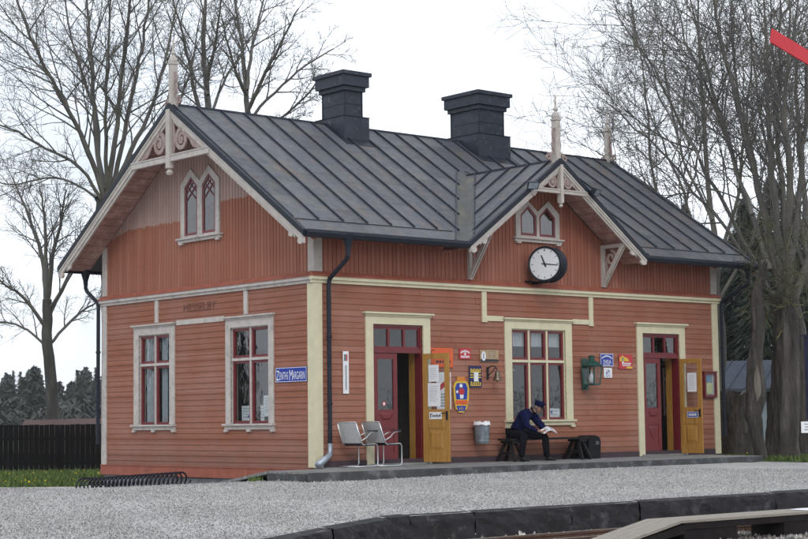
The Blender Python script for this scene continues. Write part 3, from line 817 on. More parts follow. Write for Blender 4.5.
w1 = window(GR, 5.13, 6.39, .86, 2.83, 2, 2.17, .2, M['white_old'], M['white_old'], 'weathered white gable window with pale curtains behind')
curtain(w1, GR, 5.98, 6.33, .9, 2.8, -.13); curtain(w1, GR, 5.45, 5.70, .9, 2.8, -.13)
w2 = window(GR, 1.48, 2.82, .86, 2.83, 2, 2.17, .17, M['white_old'], M['white_old'], 'weathered white gable window nearest the corner with papers on its sill')
w3 = window(FR, 5.26, 6.90, .86, 2.81, 3, 2.12, .2, M['cream'], M['cream'], 'wide cream window above the bench with dark red sashes')
curtain(w3, FR, 5.3, 6.86, 2.44, 2.78, -.13, .025, .12)
w4 = window(ER, 1.1, 2.3, .86, 2.8, 2, 2.17, .17, M['cream'], M['cream'], 'end wall window')
w5 = window(BK, 4.9, 6.3, .86, 2.8, 2, 2.17, .17, M['cream'], M['cream'], 'rear wall window')

# --- attic windows with pointed heads
def pointed(fr, outer, lights, sill, trim, label, lattice):
    holes = []
    w = MB(); w.plate([outer] + [l for l in lights], .0, .05, fr)
    wo = w.build('attic_window', trim, H); wo['label'] = label
    s = MB(); u0, u1, z0 = sill
    s.box(u0, u1, z0 - .035, z0, 0, .12, fr); s.box(u0 + .03, u1 - .03, z0 - .10, z0 - .037, 0, .075, fr)
    for u in (u0 + .14, u1 - .14): s.box(u - .06, u + .06, z0 - .14, z0 - .1005, 0, .085, fr)
    s.build('sill', trim, wo)
    sa = MB(); g = MB(); e = .055
    for l in lights:
        cu = sum(p[0] for p in l[:2]) / 2; cz = (l[0][1] + l[2][1]) / 2
        a, b = min(p[0] for p in l), max(p[0] for p in l); zb = min(p[1] for p in l); zs = l[2][1]; zp = max(p[1] for p in l)
        t = (zp - zs) / ((b - a) / 2)
        k = e * math.sqrt(1 + t * t)
        inner = [(a + e, zb + e), (b - e, zb + e), (b - e, zs - k + e * t), (cu, zp - k), (a + e, zs - k + e * t)]
        sa.plate([[(a, zb), (b, zb), (b, zs), (cu, zp), (a, zs)], inner], .012, .036, fr)
        g.plate([[(a, zb), (b, zb), (b, zs), (cu, zp), (a, zs)]], .0185, .019, fr, sides=False, back=False)
        if lattice:
            zl = zs - .34
            def clip(p, q):
                # keep the bar inside the pointed light
                out = []
                for i in range(25):
                    x = p[0] + (q[0] - p[0]) * i / 24; z = p[1] + (q[1] - p[1]) * i / 24
                    top = zs + (1 - abs(x - cu) / ((b - a) / 2)) * (zp - zs) - .03
                    if a + .02 <= x <= b - .02 and z <= top: out.append((x, z))
                return (out[0], out[-1]) if len(out) > 2 else None
            for i in range(-2, 4):
                for sg in (1, -1):
                    c0 = zl + i * .17
                    seg = clip((a if sg > 0 else b, c0), (b if sg > 0 else a, c0 + .42))
                    if seg and seg[0][1] >= zl - .1:
                        (p0, p1) = seg
                        P0 = Vector(fr(p0[0], p0[1], .026)); P1 = Vector(fr(p1[0], p1[1], .026))
                        sa.bar(P0, P1, .022, .014, Vector(fr(0, 0, 1)) - Vector(fr(0, 0, 0)))
    sa.build('sash', M['maroon'], wo); g.build('pane', M['glass_attic'], wo)
    return wo
pointed(GR, [(3.20, 4.84), (4.67, 4.84), (4.67, 6.00), (4.29, 6.32), (3.935, 6.03), (3.58, 6.32), (3.20, 6.00)],
        [[(4.02, 4.88), (4.52, 4.88), (4.52, 5.93), (4.27, 6.15), (4.02, 5.93)], [(3.34, 4.88), (3.84, 4.88), (3.84, 5.93), (3.59, 6.15), (3.34, 5.93)]],
        (3.10, 4.77, 4.84), M['white_old'], 'twin pointed attic window with red lattice in the main gable', True)
pointed(FR, [(5.44, 4.80), (6.78, 4.80), (6.78, 5.36), (6.45, 5.64), (6.11, 5.38), (5.77, 5.64), (5.44, 5.36)],
        [[(5.58, 4.84), (6.07, 4.84), (6.07, 5.28), (5.825, 5.50), (5.58, 5.28)], [(6.15, 4.84), (6.64, 4.84), (6.64, 5.28), (6.395, 5.50), (6.15, 5.28)]],
        (5.36, 6.86, 4.80), M['pale'], 'small twin pointed window above the clock', False)

# --- doors
def door(u0, u1, label, swing):
    z1 = 2.81; fr = FR; cw = .19
    w = MB()
    w.box(u0 - cw, u0, .0, z1 + .16, 0, .05, fr); w.box(u1, u1 + cw, .0, z1 + .16, 0, .05, fr); w.box(u0 + .0005, u1 - .0005, z1, z1 + .16, 0, .05, fr)
    w.box(u0 - cw - .02, u1 + cw + .02, z1 + .162, z1 + .20, 0, .075, fr); w.box(u0 - cw - .06, u1 + cw + .06, z1 + .202, z1 + .24, 0, .12, fr)
    D = w.build('door', M['cream'], H); D['label'] = label
    j = MB(); j.box(u0 - .002, u0 + .05, 0, z1, -.18, .004, fr); j.box(u1 - .05, u1 + .002, 0, z1, -.18, .004, fr)
    j.box(u0 + .051, u1 - .051, z1 - .05, z1 + .002, -.18, .004, fr); j.box(u0 + .051, u1 - .051, 2.24, 2.33, -.16, .008, fr)
    j.build('door_frame', M['maroon'], D)
    k = MB(); k.box(u1 - .052, u1 + .0, .0, 2.3, -.36, -.182, fr)
    k.build('inner_jamb', M['ochre'], D)
    t = MB(); t.box(u0 - .1, u1 + .1, -.02, .035, -.3, .09, fr); t.build('threshold', M['deckwood'], D)
    o = MB(); a, b = u0 + .052, u1 - .052; n = 3; p = (b - a) / n
    for i in range(n):
        ua = a + i * p; ub = ua + p
        o.box(ua, ua + .025, 2.332, z1 - .052, -.08, -.02, fr); o.box(ub - .025, ub, 2.332, z1 - .052, -.08, -.02, fr)
    o.box(a, b, 2.332, 2.37, -.0795, -.0205, fr); o.box(a, b, z1 - .09, z1 - .052, -.0795, -.0205, fr)
    o.build('transom_light', M['maroon'], D)
    g = MB(); g.add([fr(a, 2.34, -.05), fr(b, 2.34, -.05), fr(b, z1 - .06, -.05), fr(a, z1 - .06, -.05)], [(0, 1, 2, 3)]); g.build('pane', M['glass'], D)
    lw = (u1 - u0) / 2 - .052
    def leaf(fr2, outm, inm, nm):
        # local: a 0..lw from the hinge, z, c 0 (inside face) .. .045 (outside face)
        f = MB(); st = .10
        zg0, zg1 = 1.10, 2.12
        f.box(0, st, .04, 2.23, 0, .045, fr2); f.box(lw - st, lw, .04, 2.23, 0, .045, fr2)
        for za, zb in ((.04, .24), (.86, 1.10), (2.12, 2.23), (.72, .80)):
            f.box(st, lw - st, za, zb, 0.001, .044, fr2)
        f.box(st, lw - st, .80, .86, .001, .044, fr2)
        # fielded panels standing proud in the middle
        def panel(za, zb, shape):
            f.box(st, lw - st, za, zb, .012, .033, fr2)
            i = .05
            if shape == 'wedge':
                pts = [(st + .03, zb - .03), (lw - st - .03, zb - .03), (lw / 2 + .06, za + .03), (lw / 2 - .06, za + .03)]
            elif shape == 'tri':
                pts = [(st + .03, zb - .05), (lw - st - .03, zb - .05), (lw / 2 + .002, zb - .36), (lw / 2 - .002, zb - .36)]
            else:
                pts = [(st + i, za + i), (lw - st - i, za + i), (lw - st - i, zb - i), (st + i, zb - i)]
            cx = sum(p[0] for p in pts) / 4; cz = sum(p[1] for p in pts) / 4
            sm = [(cx + (p[0] - cx) * .72, cz + (p[1] - cz) * .72) for p in pts]
            for c0, c1 in ((.033, .047), (.012, -.002)):
                vs = [fr2(*p, c0) for p in pts] + [fr2(*p, c1) for p in sm]
                f.add(vs, [(4, 5, 6, 7)] + [(q, (q + 1) % 4, 4 + (q + 1) % 4, 4 + q) for q in range(4)])
        if nm == 'closed':
            panel(.86, 1.08, 'wedge') if False else None
            panel(.24, .72, 'tri')
            pts = [(st + .02, 1.04), (lw - st - .02, 1.04), (lw - st - .09, .90), (st + .09, .90)]
            vs = [fr2(*p, .0445) for p in pts] + [fr2(lw / 2 + (p[0] - lw / 2) * .7, .97 + (p[1] - .97) * .6, .062) for p in pts]
            f.add(vs, [(4, 5, 6, 7)] + [(q, (q + 1) % 4, 4 + (q + 1) % 4, 4 + q) for q in range(4)])
        else:
            panel(.24, .72, 'rect')
        lf = f.build('door_leaf', inm if nm == 'open' else outm, D)
        lf['label'] = 'closed dark red leaf with glazed top' if nm == 'closed' else 'leaf standing open, its ochre inner side showing'
        if nm == 'open':
            e = MB(); e.box(.0, lw, .042, 2.228, .046, .050, fr2); 
            e = MB(); e.plate([[(0, .042), (lw, .042), (lw, 2.228), (0, 2.228)], [(st, 1.1), (st, 2.12), (lw - st, 2.12), (lw - st, 1.1)]], .046, .052, fr2)
            e.box(-.006, -.001, .04, 2.23, 0, .05, fr2); e.build('outer_face', M['maroon'], D)
            hd = MB(); hp = [fr2(lw - .05, 1.02, -.001), fr2(lw - .05, 1.02, -.05), fr2(lw - .16, 1.02, -.055)]
            hd.tube(hp, .010, 6); hd.box(lw - .075, lw - .03, .88, 1.06, -.006, 0, fr2); hd.build('handle', M['blackmetal'], D)
        gg = MB(); gg.add([fr2(st, zg0, .022), fr2(lw - st, zg0, .022), fr2(lw - st, zg1, .022), fr2(st, zg1, .022)], [(0, 1, 2, 3)])
        gg.build('leaf_pane', M['glass'] if nm == 'closed' else M['clearglass'], D)
    hx = u0 + .051
    leaf(lambda a, z, c: (hx + a, .055 - c, z), M['maroon'], M['maroon'], 'closed')
    hx2 = u1 - .02; ca, sa_ = math.cos(swing), math.sin(swing)
    # closed it would run towards -x; swung outwards by `swing`
    def fo(a, z, c):
        dx, dy = -ca * a, -sa_ * a            # along the leaf
        nx, ny = sa_, -ca                     # outer side
        return (hx2 + dx + nx * c, -.03 + dy + ny * c, z)
    leaf(fo, M['maroon'], M['ochre'], 'open')
    return fo, lw
fo1, lw1 = door(1.43, 2.75, 'double door beside the two steel chairs with one ochre leaf open', R(109))
fo2, lw2 = door(9.42, 10.71, 'double door near the far corner with one ochre leaf open', R(96))

# --- roof
fm = lambda u, v, d: (u, v, zr(v) + d)
x0, x1 = -OG, L + OG
mb = MB()
poly = [(x0, -OE), (XC - HW, -OE), (XC, -OE + CS * HW / SL), (XC + HW, -OE), (x1, -OE), (x1, RY), (x0, RY)]
mb.plate([poly], -.07, 0, fm)
mb.plate([[(x0, RY), (x1, RY), (x1, W + OE), (x0, W + OE)]], -.07, 0, fm)
yv = -OE + CS * HW / SL
fcl = lambda u, v, d: (u, v, zc(u) + d)
mb.plate([[(XC - HW, -OD), (XC, -OD), (XC, yv), (XC - HW, -OE + .02)]], -.07, 0, fcl)
mb.plate([[(XC, -OD), (XC + HW, -OD), (XC + HW, -OE + .02), (XC, yv)]], -.07, 0, fcl)
RO = mb.build('roof', M['roof'], H)
RO['label'] = 'dark standing seam sheet metal roof with lichen and rust stains'
mb = MB()
def seam(p, q): mb.bar(p, q, .022, .045)
n = 22
for i in range(n + 1):
    x = x0 + .03 + i * (x1 - x0 - .06) / n
    ys = -.28
    if abs(x - XC) < HW: ys = max(ys, -OE + CS * (HW - abs(x - XC)) / SL + .24)
    if ys < RY - .1: seam((x, ys, zr(ys) + .02), (x, RY - .02, RZ + .015))
    seam((x, RY + .02, RZ + .015), (x, W + .3, zr(W + .3) + .02))
for k in range(5):
    y = -.45 + k * .62
    xl = HW - max(0, (y + OE)) * SL / CS - .22
    if y < -OE + .5: xl = HW - .4
    if xl > .15:
        for sg in (-1, 1):
            seam((XC + sg * xl, y, zc(XC + xl) + .02), (XC + sg * .02, y, PZ + .015))
seam((x0, RY, RZ + .02), (x1, RY, RZ + .02)); seam((XC, -OD, PZ + .02), (XC, yv, PZ + .02))
mb.build('roof_seams', M['slate'], RO)
# folded strip along the eave
mb = MB()
for a, b in ((x0, XC - HW - .05), (XC + HW + .05, x1)):
    mb = MB(); mb.bar((a, -.30, zr(-.30) + .006), (b, -.30, zr(-.30) + .006), .03, .012); mb.build('eave_fold', M['slate'], RO)
# valleys
mb = MB()
for sg in (-1, 1):
    # along the valley, a strip on each of the two slopes
    P = [(XC + sg * HW, -OE), (XC, yv)]
    a = [(XC + sg * HW, -OE), (XC + sg * (HW + .26), -OE), (XC + sg * .13, yv + .18), (XC, yv)]
    mb.plate([a], .004, .007, fm, sides=False, back=False)
    b = [(XC + sg * (HW - .26), -OE + .06), (XC + sg * HW, -OE + .02), (XC + sg * .02, yv), (XC + sg * .02, yv - .30)]
    mb.plate([b], .004, .007, fcl, sides=False, back=False)
mb.build('valley_sheet', M['valley'], RO)
mb = MB()
for sg in (-1, 1):
    p0 = Vector((XC + sg * (HW + .26), -OE + .05, zr(-OE + .05) + .015)); p1 = Vector((XC + sg * .13, yv + .18, zr(yv + .18) + .015))
    mb.bar(p0, p1, .022, .035)
    q0 = Vector((XC + sg * (HW - .28), -OE + .10, zc(XC + HW - .28) + .015)); q1 = Vector((XC + sg * .02, yv - .30, PZ + .01))
    mb.bar(q0, q1, .022, .035)
mb.build('valley_seams', M['slate'], RO)
# dark metal edges over the bargeboards
mb = MB()
for xe, sg in ((x0, -1), (x1, 1)):
    f = (lambda sgn, xx: (lambda y, z, d: (xx + sgn * d, y, z)))(sg, xe)
    for s in (1, -1):
        yy = (lambda t: RY - s * t)
        T = RY + OE + .03
        a = [(yy(0), RZ + .035), (yy(T), RZ - SL * T + .035), (yy(T), RZ - SL * T - .085), (yy(0), RZ - .085)]
        mb = MB(); mb.plate([a], -.02, .075, f); mb.build('roof_edge_trim', M['blackmetal'], RO)
fE = lambda u, z, d: (u, -OD - d, z)
for s in (-1, 1):
    T = HW + .02
    a = [(XC, PZ + .035), (XC + s * T, PZ - CS * T + .035), (XC + s * T, PZ - CS * T - .085), (XC, PZ - .085)]
    mb = MB(); mb.plate([a], -.02, .075, fE); mb.build('roof_edge_trim', M['blackmetal'], RO)

# --- soffits: planks under the overhangs
mb = MB()
for xa, xb in ((x0 + .01, -.02), (L + .02, x1 - .01)):
    for s in (0, 1):
        y = -OE + .03
        while y < RY - .12:
            ya = y + .012; yb = min(y + .188, RY)
            pts = [(ya, zr(ya) - .072), (yb, zr(yb) - .072), (yb, zr(yb) - .092), (ya, zr(ya) - .092)]
            if s: pts = [(W - p, q) for p, q in pts]
            vs = [(x, p, q) for x in (xa, xb) for p, q in pts]
            mb.add(vs, [(0, 1, 5, 4), (1, 2, 6, 5), (2, 3, 7, 6), (3, 0, 4, 7), (0, 3, 2, 1), (4, 5, 6, 7)])
            y += .20
for s in (-1, 1):
    t = .06
    while t < HW - .03:
        ta, tb = t + .012, t + .168
        pts = [(XC + s * ta, PZ - CS * ta - .072), (XC + s * tb, PZ - CS * tb - .072), (XC + s * tb, PZ - CS * tb - .092), (XC + s * ta, PZ - CS * ta - .092)]
        vs = [(p, y, q) for y in (-OD + .01, -.02) for p, q in pts]
        mb.add(vs, [(0, 1, 5, 4), (1, 2, 6, 5), (2, 3, 7, 6), (3, 0, 4, 7), (0, 3, 2, 1), (4, 5, 6, 7)])
        t += .18
y = -OE + .03
while y < -.04:
    for a, b in ((x0 + .01, XC - HW), (XC + HW, x1 - .01)):
        mb.add([(x, p, zr(p) - q) for x in (a, b) for p, q in ((y + .004, .072), (y + .135, .072), (y + .135, .092), (y + .004, .092))],
               [(0, 1, 5, 4), (1, 2, 6, 5), (2, 3, 7, 6), (3, 0, 4, 7)])
    y += .14
mb.build('soffit', M['soffit'], H)
mb = MB()
for i in range(13):
    x = -.45 + i * 1.08
    if abs(x - XC) < HW + .1: continue
    mb = MB(); mb.bar((x, -.62, zr(-.62) - .15), (x, .02, zr(.02) - .15), .09, .11); mb.build('rafter_end', M['redtrim'], H)

# --- bargeboards
def barge(f, ridge, slope, T, pz, mat, name, foot=True, sc=.85):
    b = MB()
    for s in (1, -1):
        def pt(t, off): return (ridge + s * t, pz - slope * t - off)
        k = math.sqrt(1 + slope * slope)
        b.plate([[pt(0, .09), pt(T, .09), pt(T, .09 + .15 * sc * k), pt(0, .09 + .15 * sc * k)]], -.0, .045, f)
        b.plate([[pt(0, .09 + .15 * sc * k), pt(T - .3, .09 + .15 * sc * k), pt(T - .3, .09 + .22 * sc * k), pt(0, .09 + .22 * sc * k)]], -.02, .02, f)
        b.plate([[pt(0, .086), pt(T, .086), pt(T, .09 + .04 * k), pt(0, .09 + .04 * k)]], .045, .062, f)
        # foot scallop
        if foot:
            c = pt(T - .10, .09 + .16 * sc * k)
            b.plate([[(c[0] + .09 * math.cos(q), c[1] + .07 * math.sin(q)) for q in [i * PI / 6 for i in range(12)]]], .0, .05, f)
            c = pt(T - .42, .09 + .21 * sc * k)
            b.plate([[(c[0] + .08 * math.cos(q), c[1] + .06 * math.sin(q)) for q in [i * PI / 6 for i in range(12)]]], -.01, .03, f)
    return b.build(name, mat, H)
fG = lambda u, z, d: (-OG - d, u, z)
fEnd = lambda u, z, d: (L + OG + d, u, z)
barge(fG, RY, SL, RY + OE, RZ, M['pale'], 'bargeboard')
barge(fEnd, RY, SL, RY + OE, RZ, M['pale'], 'bargeboard')
barge(fE, XC, CS, HW, PZ, M['pale'], 'bargeboard', sc=.6)

def spiral(c, r0, r1, a0, turns, n=40, flip=1):
    out = []
    for i in range(n + 1):
        t = i / n; a = a0 + flip * 2 * PI * turns * t; r = r0 + (r1 - r0) * t
        out.append((c[0] + r * math.cos(a), c[1] + r * math.sin(a)))
    return out

# main gable ornament: tie beam, king post, scroll-cut panels
def gable_ornament(f, ridge, pz, slope, half, zbar, post_low, scale, tie_mat, post_mat, scroll_mat):
    t = MB(); ht = .10 * scale
    tb = (pz - .2 - zbar) / slope
    t.box(ridge - half, ridge + half, zbar, zbar + ht, -.03, .06, f); t.box(ridge - half, ridge + half, zbar + ht, zbar + ht + .025, -.04, .075, f)
    T = t.build('tie_beam', tie_mat, H)
    k = MB(); pw = .065 * scale
    k.box(ridge - pw, ridge + pw, post_low + .16 * scale, pz - .1, -.035, .085, f)
    def fz(a, b, c): return f(ridge + a, post_low + c, .025 + b)
    k.lathe([(.001, 0), (.05 * scale, .01), (.075 * scale, .05 * scale), (.05 * scale, .09 * scale), (.035 * scale, .11 * scale), (.08 * scale, .13 * scale), (.08 * scale, .17 * scale)], 12, fz)
    k.build('king_post', post_mat, T)
    sc = MB()
    for s in (1, -1):
        cx = ridge + s * .38 * scale; cz = zbar + ht + .27 * scale
        rr = .20 * scale
        pts = spiral((cx, cz), rr, .05 * scale, PI / 2 if s > 0 else PI / 2, 1.55, 44, s)
        sc.ribbon(pts, [(.088 - .034 * i / 44) * scale for i in range(45)], -.005, .025, f)
        # eye of the scroll
        sc.plate([[(cx + .055 * scale * math.cos(q), cz + .055 * scale * math.sin(q)) for q in [i * PI / 6 for i in range(12)]]], -.004, .024, f)
        # leaf running down the slope to the end of the tie beam
        p0 = (cx + s * .10 * scale, cz + rr * .85); p3 = (ridge + s * half * .97, zbar + ht + .03)
        pts = []
        for i in range(17):
            q = i / 16
            x = p0[0] + (p3[0] - p0[0]) * q; z = p0[1] + (p3[1] - p0[1]) * q - .10 * scale * math.sin(q * PI) + .03 * scale * math.sin(q * 3 * PI)
            pts.append((x, z))
        sc.ribbon(pts, [(.16 * (1 - i / 16) + .045 + .03 * math.sin(i * 1.2)) * scale for i in range(17)], -.003, .023, f)
        # upright leaf beside the king post
        pts = [(ridge + s * (.085 + .05 * math.sin(q * PI)) * scale, zbar + ht + q * (pz - .34 - zbar - ht)) for q in [i / 12 for i in range(13)]]
        sc.ribbon(pts, [(.07 - .04 * i / 12) * scale for i in range(13)], -.002, .022, f)
        # small buds in the corner above the scroll
        for (dx, dz, r) in ((.40, .27, .06), (.18, .36, .055), (.62, .12, .05)):
            c = (cx + s * dx * scale * .7, cz + dz * scale)
            if c[1] < pz - slope * abs(c[0] - ridge) - .3:
                sc.plate([[(c[0] + r * scale * math.cos(q), c[1] + r * scale * math.sin(q)) for q in [i * PI / 5 for i in range(10)]]], 0, .02, f)
    sc.build('scrollwork', scroll_mat, T)
gable_ornament(fG, RY, RZ, SL, 1.50, 6.37, 6.08, 1.16, M['white_old'], M['pale'], M['pink'])
gable_ornament(fE, XC, PZ, CS, 0.85, 5.70, 5.40, .66, M['pale'], M['pale'], M['pink'])

# --- finials
def finial(name, base, h, f, label):
    o = MB(); u, z = base
    s = h / 1.42
    pw = .06 * s
    o.box(u - pw, u + pw, z - .12, z + .86 * s, -.075 * s, .075 * s, f)
    o.box(u - pw - .02, u + pw + .02, z + .86 * s, z + .90 * s, -.095 * s, .095 * s, f)
    # capped head, then a turned spike
    pr = [(.085, .90), (.095, .94), (.08, 1.00), (.045, 1.04), (.03, 1.06), (.055, 1.09), (.055, 1.115), (.03, 1.14), (.022, 1.2), (.028, 1.26), (.016, 1.30), (.02, 1.36), (.006, 1.42)]
    o.lathe([(r * s, q * s) for r, q in pr], 10, lambda a, b, c: f(u + a, z + c, b))
    F = o.build(name, M['pale'], H)
    F['label'] = label
    b = MB()
    for sg in (1, -1):
        pts = [(u + sg * (pw + (.02 + .055 * abs(math.sin(q * PI * 3.0)) * (1 - .5 * q) + .16 * max(0, .32 - q) * 1.6) * s), z - .02 + q * .72 * s) for q in [i / 30 for i in range(31)]]
        b.ribbon(pts, [(.045 - .02 * i / 30) * s for i in range(31)], -.02, .02, f)
        cx, cz = u + sg * (pw + .19 * s), z + .07 * s
        b.ribbon(spiral((cx, cz), .075 * s, .02 * s, PI / 2, 1.2, 20, sg), [.03 * s] * 21, -.019, .019, f)
    b.build('finial_bracket', M['pink'], F)
finial('finial', (RY, RZ), 1.44, lambda u, z, d: (-OG + .06 - d, u, z), 'tall carved spire on the near end of the ridge')
finial('finial', (RY, RZ), 1.30, lambda u, z, d: (L + OG - .06 - d, u, z), 'carved spire on the far end of the ridge')
finial('finial', (XC, PZ), 1.45, lambda u, z, d: (u, -OD + .08 - d, z), 'carved spire on the cross gable above the clock')

# --- brackets carrying the cross gable
for bx in (XC - 2.03, XC + 2.05):
    f = (lambda X: (lambda d, z, w: (X + w, -d, z)))(bx)
    b = MB()
    zt = zc(bx) - .20
    b.box(.018, .09, 3.81, zt, -.045, .045, f); b.box(.09, OD - .04, zt - .08, zt, -.045, .045, f)
    P0 = Vector(f(.07, 3.86, 0)); P1 = Vector(f(OD - .08, zt - .06, 0))
    for w in (-.032, .032):
        b.bar(P0 + Vector((w, 0, 0)), P1 + Vector((w, 0, 0)), .028, .085, (0, -1, 0))
    B = b.build('eave_bracket', M['pale'], H)
    s = MB()
    c = (.30, zt - .30)
    s.ribbon(spiral(c, .17, .04, PI / 2, 1.35, 36, -1), [.055] * 37, -.015, .015, f)
    s.ribbon([(.13 + .04 * math.sin(q * PI), zt - .30 - q * .42) for q in [i / 10 for i in range(11)]], [.05 - .003 * i for i in range(11)], -.014, .014, f)
    s.build('bracket_scroll', M['pink'], B)

# --- chimneys
def chimney(xa, xb, ya, yb, zt, label):
    c = MB()
    c.box(xa, xb, ya, yb, 6.85, zt - .46)
    e = .115; c.box(xa - e, xb + e, ya - e, yb + e, 6.8, 7.73)
    o = c.build('chimney', M['slate'], H); o['label'] = label
    k = MB()
    for e, z0_, z1_ in ((.06, zt - .46, zt - .36), (.12, zt - .36, zt - .115), (.165, zt - .115, zt - .03)):
        k.box(xa - e, xb + e, ya - e, yb + e, z0_, z1_)
    e = .165
    cx, cy = (xa + xb) / 2, (ya + yb) / 2
    vs = [(xa - e, ya - e, zt - .03), (xb + e, ya - e, zt - .03), (xb + e, yb + e, zt - .03), (xa - e, yb + e, zt - .03), (cx - .15, cy - .2, zt + .03), (cx + .15, cy - .2, zt + .03), (cx + .15, cy + .2, zt + .03), (cx - .15, cy + .2, zt + .03)]
    k.add(vs, [(0, 1, 5, 4), (1, 2, 6, 5), (2, 3, 7, 6), (3, 0, 4, 7), (4, 5, 6, 7)])
    k.build('chimney_cap', M['slate'], o)
    l = MB()
    for z in (7.735,): l.box(xa - .13, xb + .13, ya - .13, yb + .13, z, z + .012)
    l.box(xa - .006, xb + .006, ya - .006, yb + .006, 8.03, 8.045)
    for xx in (xa, xb):
        for yy in (ya, yb): l.box(xx - .012, xx + .012, yy - .012, yy + .012, 7.748, zt - .47)
    l.plate([[(xa - .24, ya - .36), (xb + .24, ya - .36), (xb + .24, RY - .01), (xa - .24, RY - .01)]], .004, .010, lambda u, v, d: (u, v, zr(v) + d))
    l.build('flashing', M['blackmetal'], o)
chimney(3.58, 4.08, 3.50, 4.32, 8.80, 'narrower dark sheet clad chimney nearer the main gable')
chimney(7.68, 8.50, 3.47, 4.47, 8.82, 'broad dark sheet clad chimney behind the cross gable')

# --- gutters and downpipes
mb = MB()
for a, b in ((x0 - .02, XC - HW - .02), (XC + HW + .02, x1 + .03)):
    pr = [(-OE + .02, EZ - .02), (-OE - .11, EZ + .02), (-OE - .125, EZ - .04), (-OE - .09, EZ - .115), (-OE - .0, EZ - .125), (-OE + .03, EZ - .09)]
    k = len(pr)
    for back in (0, 1):
        mb = MB(); vs = [(x, W - p if back else p, q) for x in (a, b) for p, q in pr]
        mb.add(vs, [(i, (i + 1) % k, k + (i + 1) % k, k + i) for i in range(k)] + [tuple(range(k)), tuple(range(2 * k - 1, k - 1, -1))])
        mb.build('gutter', M['blackmetal'], H, fix=True)
def downpipe(fx, wx, wy, top, y0, label, shoe=True):
    p = MB()
    p.lathe([(.05, -.20), (.055, -.12), (.12, .10), (.125, .14)], 10, lambda a, b, c: (fx + a, y0 + b, top + c))
    p.tube([(fx, y0, top - .15), (fx, y0, top - .28), (fx + (wx - fx) * .12, y0 + (wy - y0) * .10, top - .36), (wx + (fx - wx) * .06, wy + (y0 - wy) * .06, 3.66), (wx, wy, 3.55), (wx, wy, 3.3), (wx, wy, .42)], .045, 10)
    for z in (1.2, 2.5): p.lathe([(.05, 0), (.058, .01), (.058, .04), (.05, .05)], 10, lambda a, b, c: (wx + a, wy + b, z + c))
    P = p.build('downpipe', M['blackmetal'], H, smooth=False); P['label'] = label
    if shoe:
        q = MB(); q.tube([(wx, wy, .46), (wx, wy, .30), (wx - .05, wy - .03, .22), (wx - .42, wy - .16, .05)], [.05, .052, .058, .07], 10)
        q.build('pipe_shoe', M['zinc'], P, smooth=True)
downpipe(.26, .27, -.11, EZ - .15, -OE - .04, 'black downpipe at the near corner with a zinc foot')
downpipe(12.45, 12.20, -.10, EZ - .15, -OE - .04, 'black downpipe at the far corner', False)
downpipe(-.08, -.10, W + .10, EZ - .17, W + OE + .02, 'black downpipe behind the gable', False)

# ------------------------------------------------------------------ wooden deck along the front
dk = empty('wooden_deck', (0, 0, 0), 'low weathered grey wooden deck along the front of the station house', 'deck')
mb = MB(); r_ = random.Random(3)
DY = -1.92; DX0, DX1 = -1.65, 11.25
y = -.04
while y > DY + .02:
    w = .135; a = DX0 if y < -.72 else -.05
    while a < DX1:
        b = min(a + r_.uniform(2.5, 4.2), DX1)
        dz = r_.uniform(-.004, .003)
        mb.box(a + .003, b - .003, max(y - w, DY) + .004, y, -.045 + dz - .006 * (-y), -.002 + dz - .008 * (-y)); a = b
    y -= w + .003
mb.build('deck_boards', M['deckwood'], dk)
mb = MB(); a = DX0
while a < DX1:
    b = min(a + r_.uniform(2.2, 3.6), DX1); o_ = r_.uniform(0, .012)
    mb.box(a + .004, b - .004, DY - .03 - o_, DY + .03, -.30, -.028); a = b
mb.box(DX0 - .03, DX0 + .03, DY + .032, -.74, -.30, -.047); mb.box(DX0, -.06, -.76, -.72, -.30, -.05); mb.box(DX1 - .03, DX1 + .04, DY + .032, -.05, -.26, -.05)
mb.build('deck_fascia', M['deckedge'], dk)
mb = MB()
vs = [(x, y, z) for x in (-1.66, -.45) for y, z in ((-.715, -.004), (1.15, -.285), (1.15, -.33), (-.715, -.06))]
mb.add(vs, [(0, 1, 5, 4), (1, 2, 6, 5), (2, 3, 7, 6), (3, 0, 4, 7), (0, 3, 2, 1), (4, 5, 6, 7)])
tag(mb.build('ramp_board', M['deckwood'], loc=(-1.05, .1, -.2)), 'grey boards sloping from the deck down to the gravel beside the gable wall', 'ramp')
blades('weeds', M['blade'], 70, lambda r: (-1.74 - r.random() * .1, -.7 + r.random() * .35, -.22), .10, .018, 30, 'green weeds growing beside the ramp boards')

